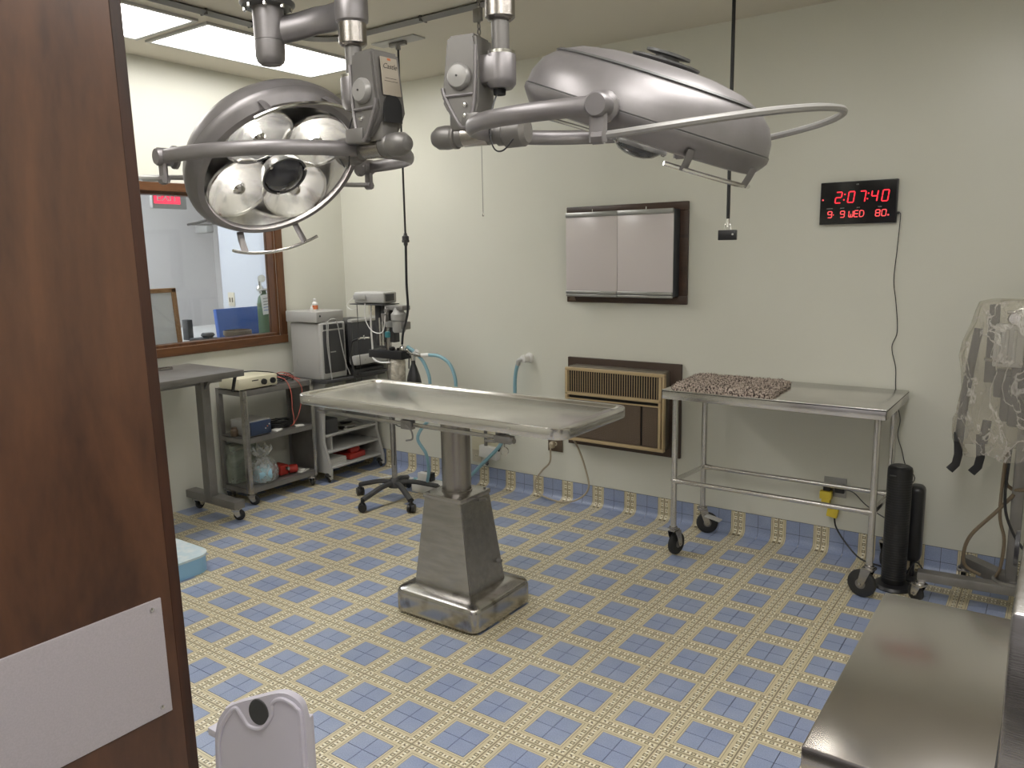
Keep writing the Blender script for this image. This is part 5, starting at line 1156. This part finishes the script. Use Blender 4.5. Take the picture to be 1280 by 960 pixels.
P('regulator', t, M['chrome'], lambda b: (lathe(b, [(.012, 0), (.012, .12)], (-3.72, c_.y-.03, 1.34), seg=10), lathe(b, [(.028, 0), (.028, .02)], (-3.70, c_.y-.03, 1.455), (1, -.4, 0), 16), lathe(b, [(.02, 0), (.03, .02), (.02, .04)], (-3.72, c_.y-.03, 1.36), seg=12), tube(b, [(-3.70, c_.y-.07, 1.37), (-3.70, c_.y+.02, 1.37)], .010, 8, smooth=False)))
tg = P('hanging_tag', t, M['white'], lambda b: box(b, (-3.655, c_.y-.075, 1.185), (-3.652, c_.y+.0, 1.335), .001, RX(.1)))
for k in range(5): P('tag_line', tg, M['ink'] if k > 1 else M['bluepanel'], lambda b: box(b, (-3.6518, c_.y-.062, 1.215+k*.022), (-3.651, c_.y-.016, 1.219+k*.022), 0, RX(.1)), smooth=False)
e = gp(297, 415, -3.62)
bm = NB(); lathe(bm, [(.085, 0), (.10, .01), (.10, .04), (.092, .042), (.09, .02), (.0005, .018)], (-3.62, e.y, 1.02+.03), seg=32); lathe(bm, [(.09, 0), (.09, .03)], (-3.62, e.y, 1.02), seg=32)
one('round_tin', bm, M['outletbr'], 'flat round tin on the counter beyond the window', 'tin')
f0 = gp(215, 360, -3.8); f1 = gp(228, 430, -3.8)
t = thing('wooden_frame', (-3.8, f0.y, 1.02), 'light wooden frame standing beyond the window by the door edge', 'frame')
P('upright', t, M['lightwood'], lambda b: box(b, (-3.82, f1.y-.035, 1.02), (-3.79, f1.y, f0.z), .003, RX(.05), (-3.8, f1.y, 1.02)))
P('top_rail', t, M['lightwood'], lambda b: box(b, (-3.82, f1.y-.5, f0.z-.03), (-3.79, f1.y-.02, f0.z), .003))
P('inner_panel', t, M['grey_wall'], lambda b: box(b, (-3.81, f1.y-.5, 1.02), (-3.80, f1.y-.03, f0.z-.02)), smooth=False)
g0 = gp(232, 400, -3.95); g1 = gp(241, 428, -3.95)
bm = NB(); box(bm, (-4.0, g0.y, 1.02), (-3.93, g1.y, g0.z+.0), .004); one('black_bin', bm, M['charcoal'], 'dark bin beside the wooden frame beyond the window', 'bin')
h0 = gp(255, 422, -3.75)
bm = NB(); box(bm, (-3.80, h0.y-.09, 1.02), (-3.66, h0.y+.06, 1.05), .01); lathe(bm, [(.03, 0), (.05, .02), (.04, .035)], (-3.70, h0.y, 1.05), seg=16)
one('dark_clutter', bm, M['charcoal'], 'dark cloth lying between the bin and the tin', 'cloth')
# outlet, soffit pipe, exit sign in that room
o1 = pl(290, 374, 1, 1.72)
t = thing('wall_outlet', (o1.x, 1.72, o1.z-.06), 'ivory wall outlet beyond the window above the blue board', 'outlet')
P('cover_plate', t, M['beige'], lambda b: box(b, (o1.x-.045, 1.712, o1.z-.06), (o1.x+.045, 1.72, o1.z+.06), .002))
for s in (-1, 1): P('socket', t, M['outletbr'], lambda b: box(b, (o1.x+s*.018-.007, 1.709, o1.z-.025), (o1.x+s*.018+.007, 1.713, o1.z+.015)))
p1 = pl(235, 275, 1, 2.3)
bm = NB(); box(bm, (-5.85, 2.24, p1.z-.02), (-4.9, 2.35, p1.z+.07), .004); tube(bm, [(-5.85, 2.22, p1.z-.06), (-4.9, 2.22, p1.z-.06)], .012, 8, smooth=False); one('wall_duct', bm, M['grey_wall'], 'white duct along the far wall beyond the window', 'duct')
p2 = pl(252, 285, 1, 2.0)
t = thing('far_lamp_arm', (p2.x, 2.0, p2.z), 'small grey fixture on arms high in the room beyond the window', 'fixture')
P('arm', t, M['lamp_mid'], lambda b: (tube(b, [p2+V((-.22, 0, .04)), p2+V((-.0, 0, .06)), p2+V((.25, 0, .10))], .012, 8), tube(b, [p2+V((-.22, 0, .04)), p2+V((.2, 0, .03))], .008, 8)))
P('head', t, M['light_grey'], lambda b: box(b, p2+V((-.06, -.04, -.05)), p2+V((.14, .04, .02)), .015))
x_ = pl(218, 247, 0, -4.3)
t = thing('exit_sign', (-4.3, x_.y, x_.z-.08), 'red lit exit sign beyond the window at upper left', 'sign')
P('housing', t, M['grey_plastic'], lambda b: box(b, (-4.34, x_.y-.18, x_.z-.085), (-4.30, x_.y+.10, x_.z+.085), .006))
P('face', t, M['exit'], lambda b: box(b, (-4.301, x_.y-.17, x_.z-.05), (-4.297, x_.y+.045, x_.z+.05)), smooth=False)
text('lettering', 'EXIT', .085, (-4.2965, x_.y-.063, x_.z), (0, 1, 0), (0, 0, 1), M['white'], t, .0005)
P('stem', t, M['grey_plastic'], lambda b: box(b, (-4.33, x_.y-.05, x_.z+.08), (-4.31, x_.y-.03, CZ)))
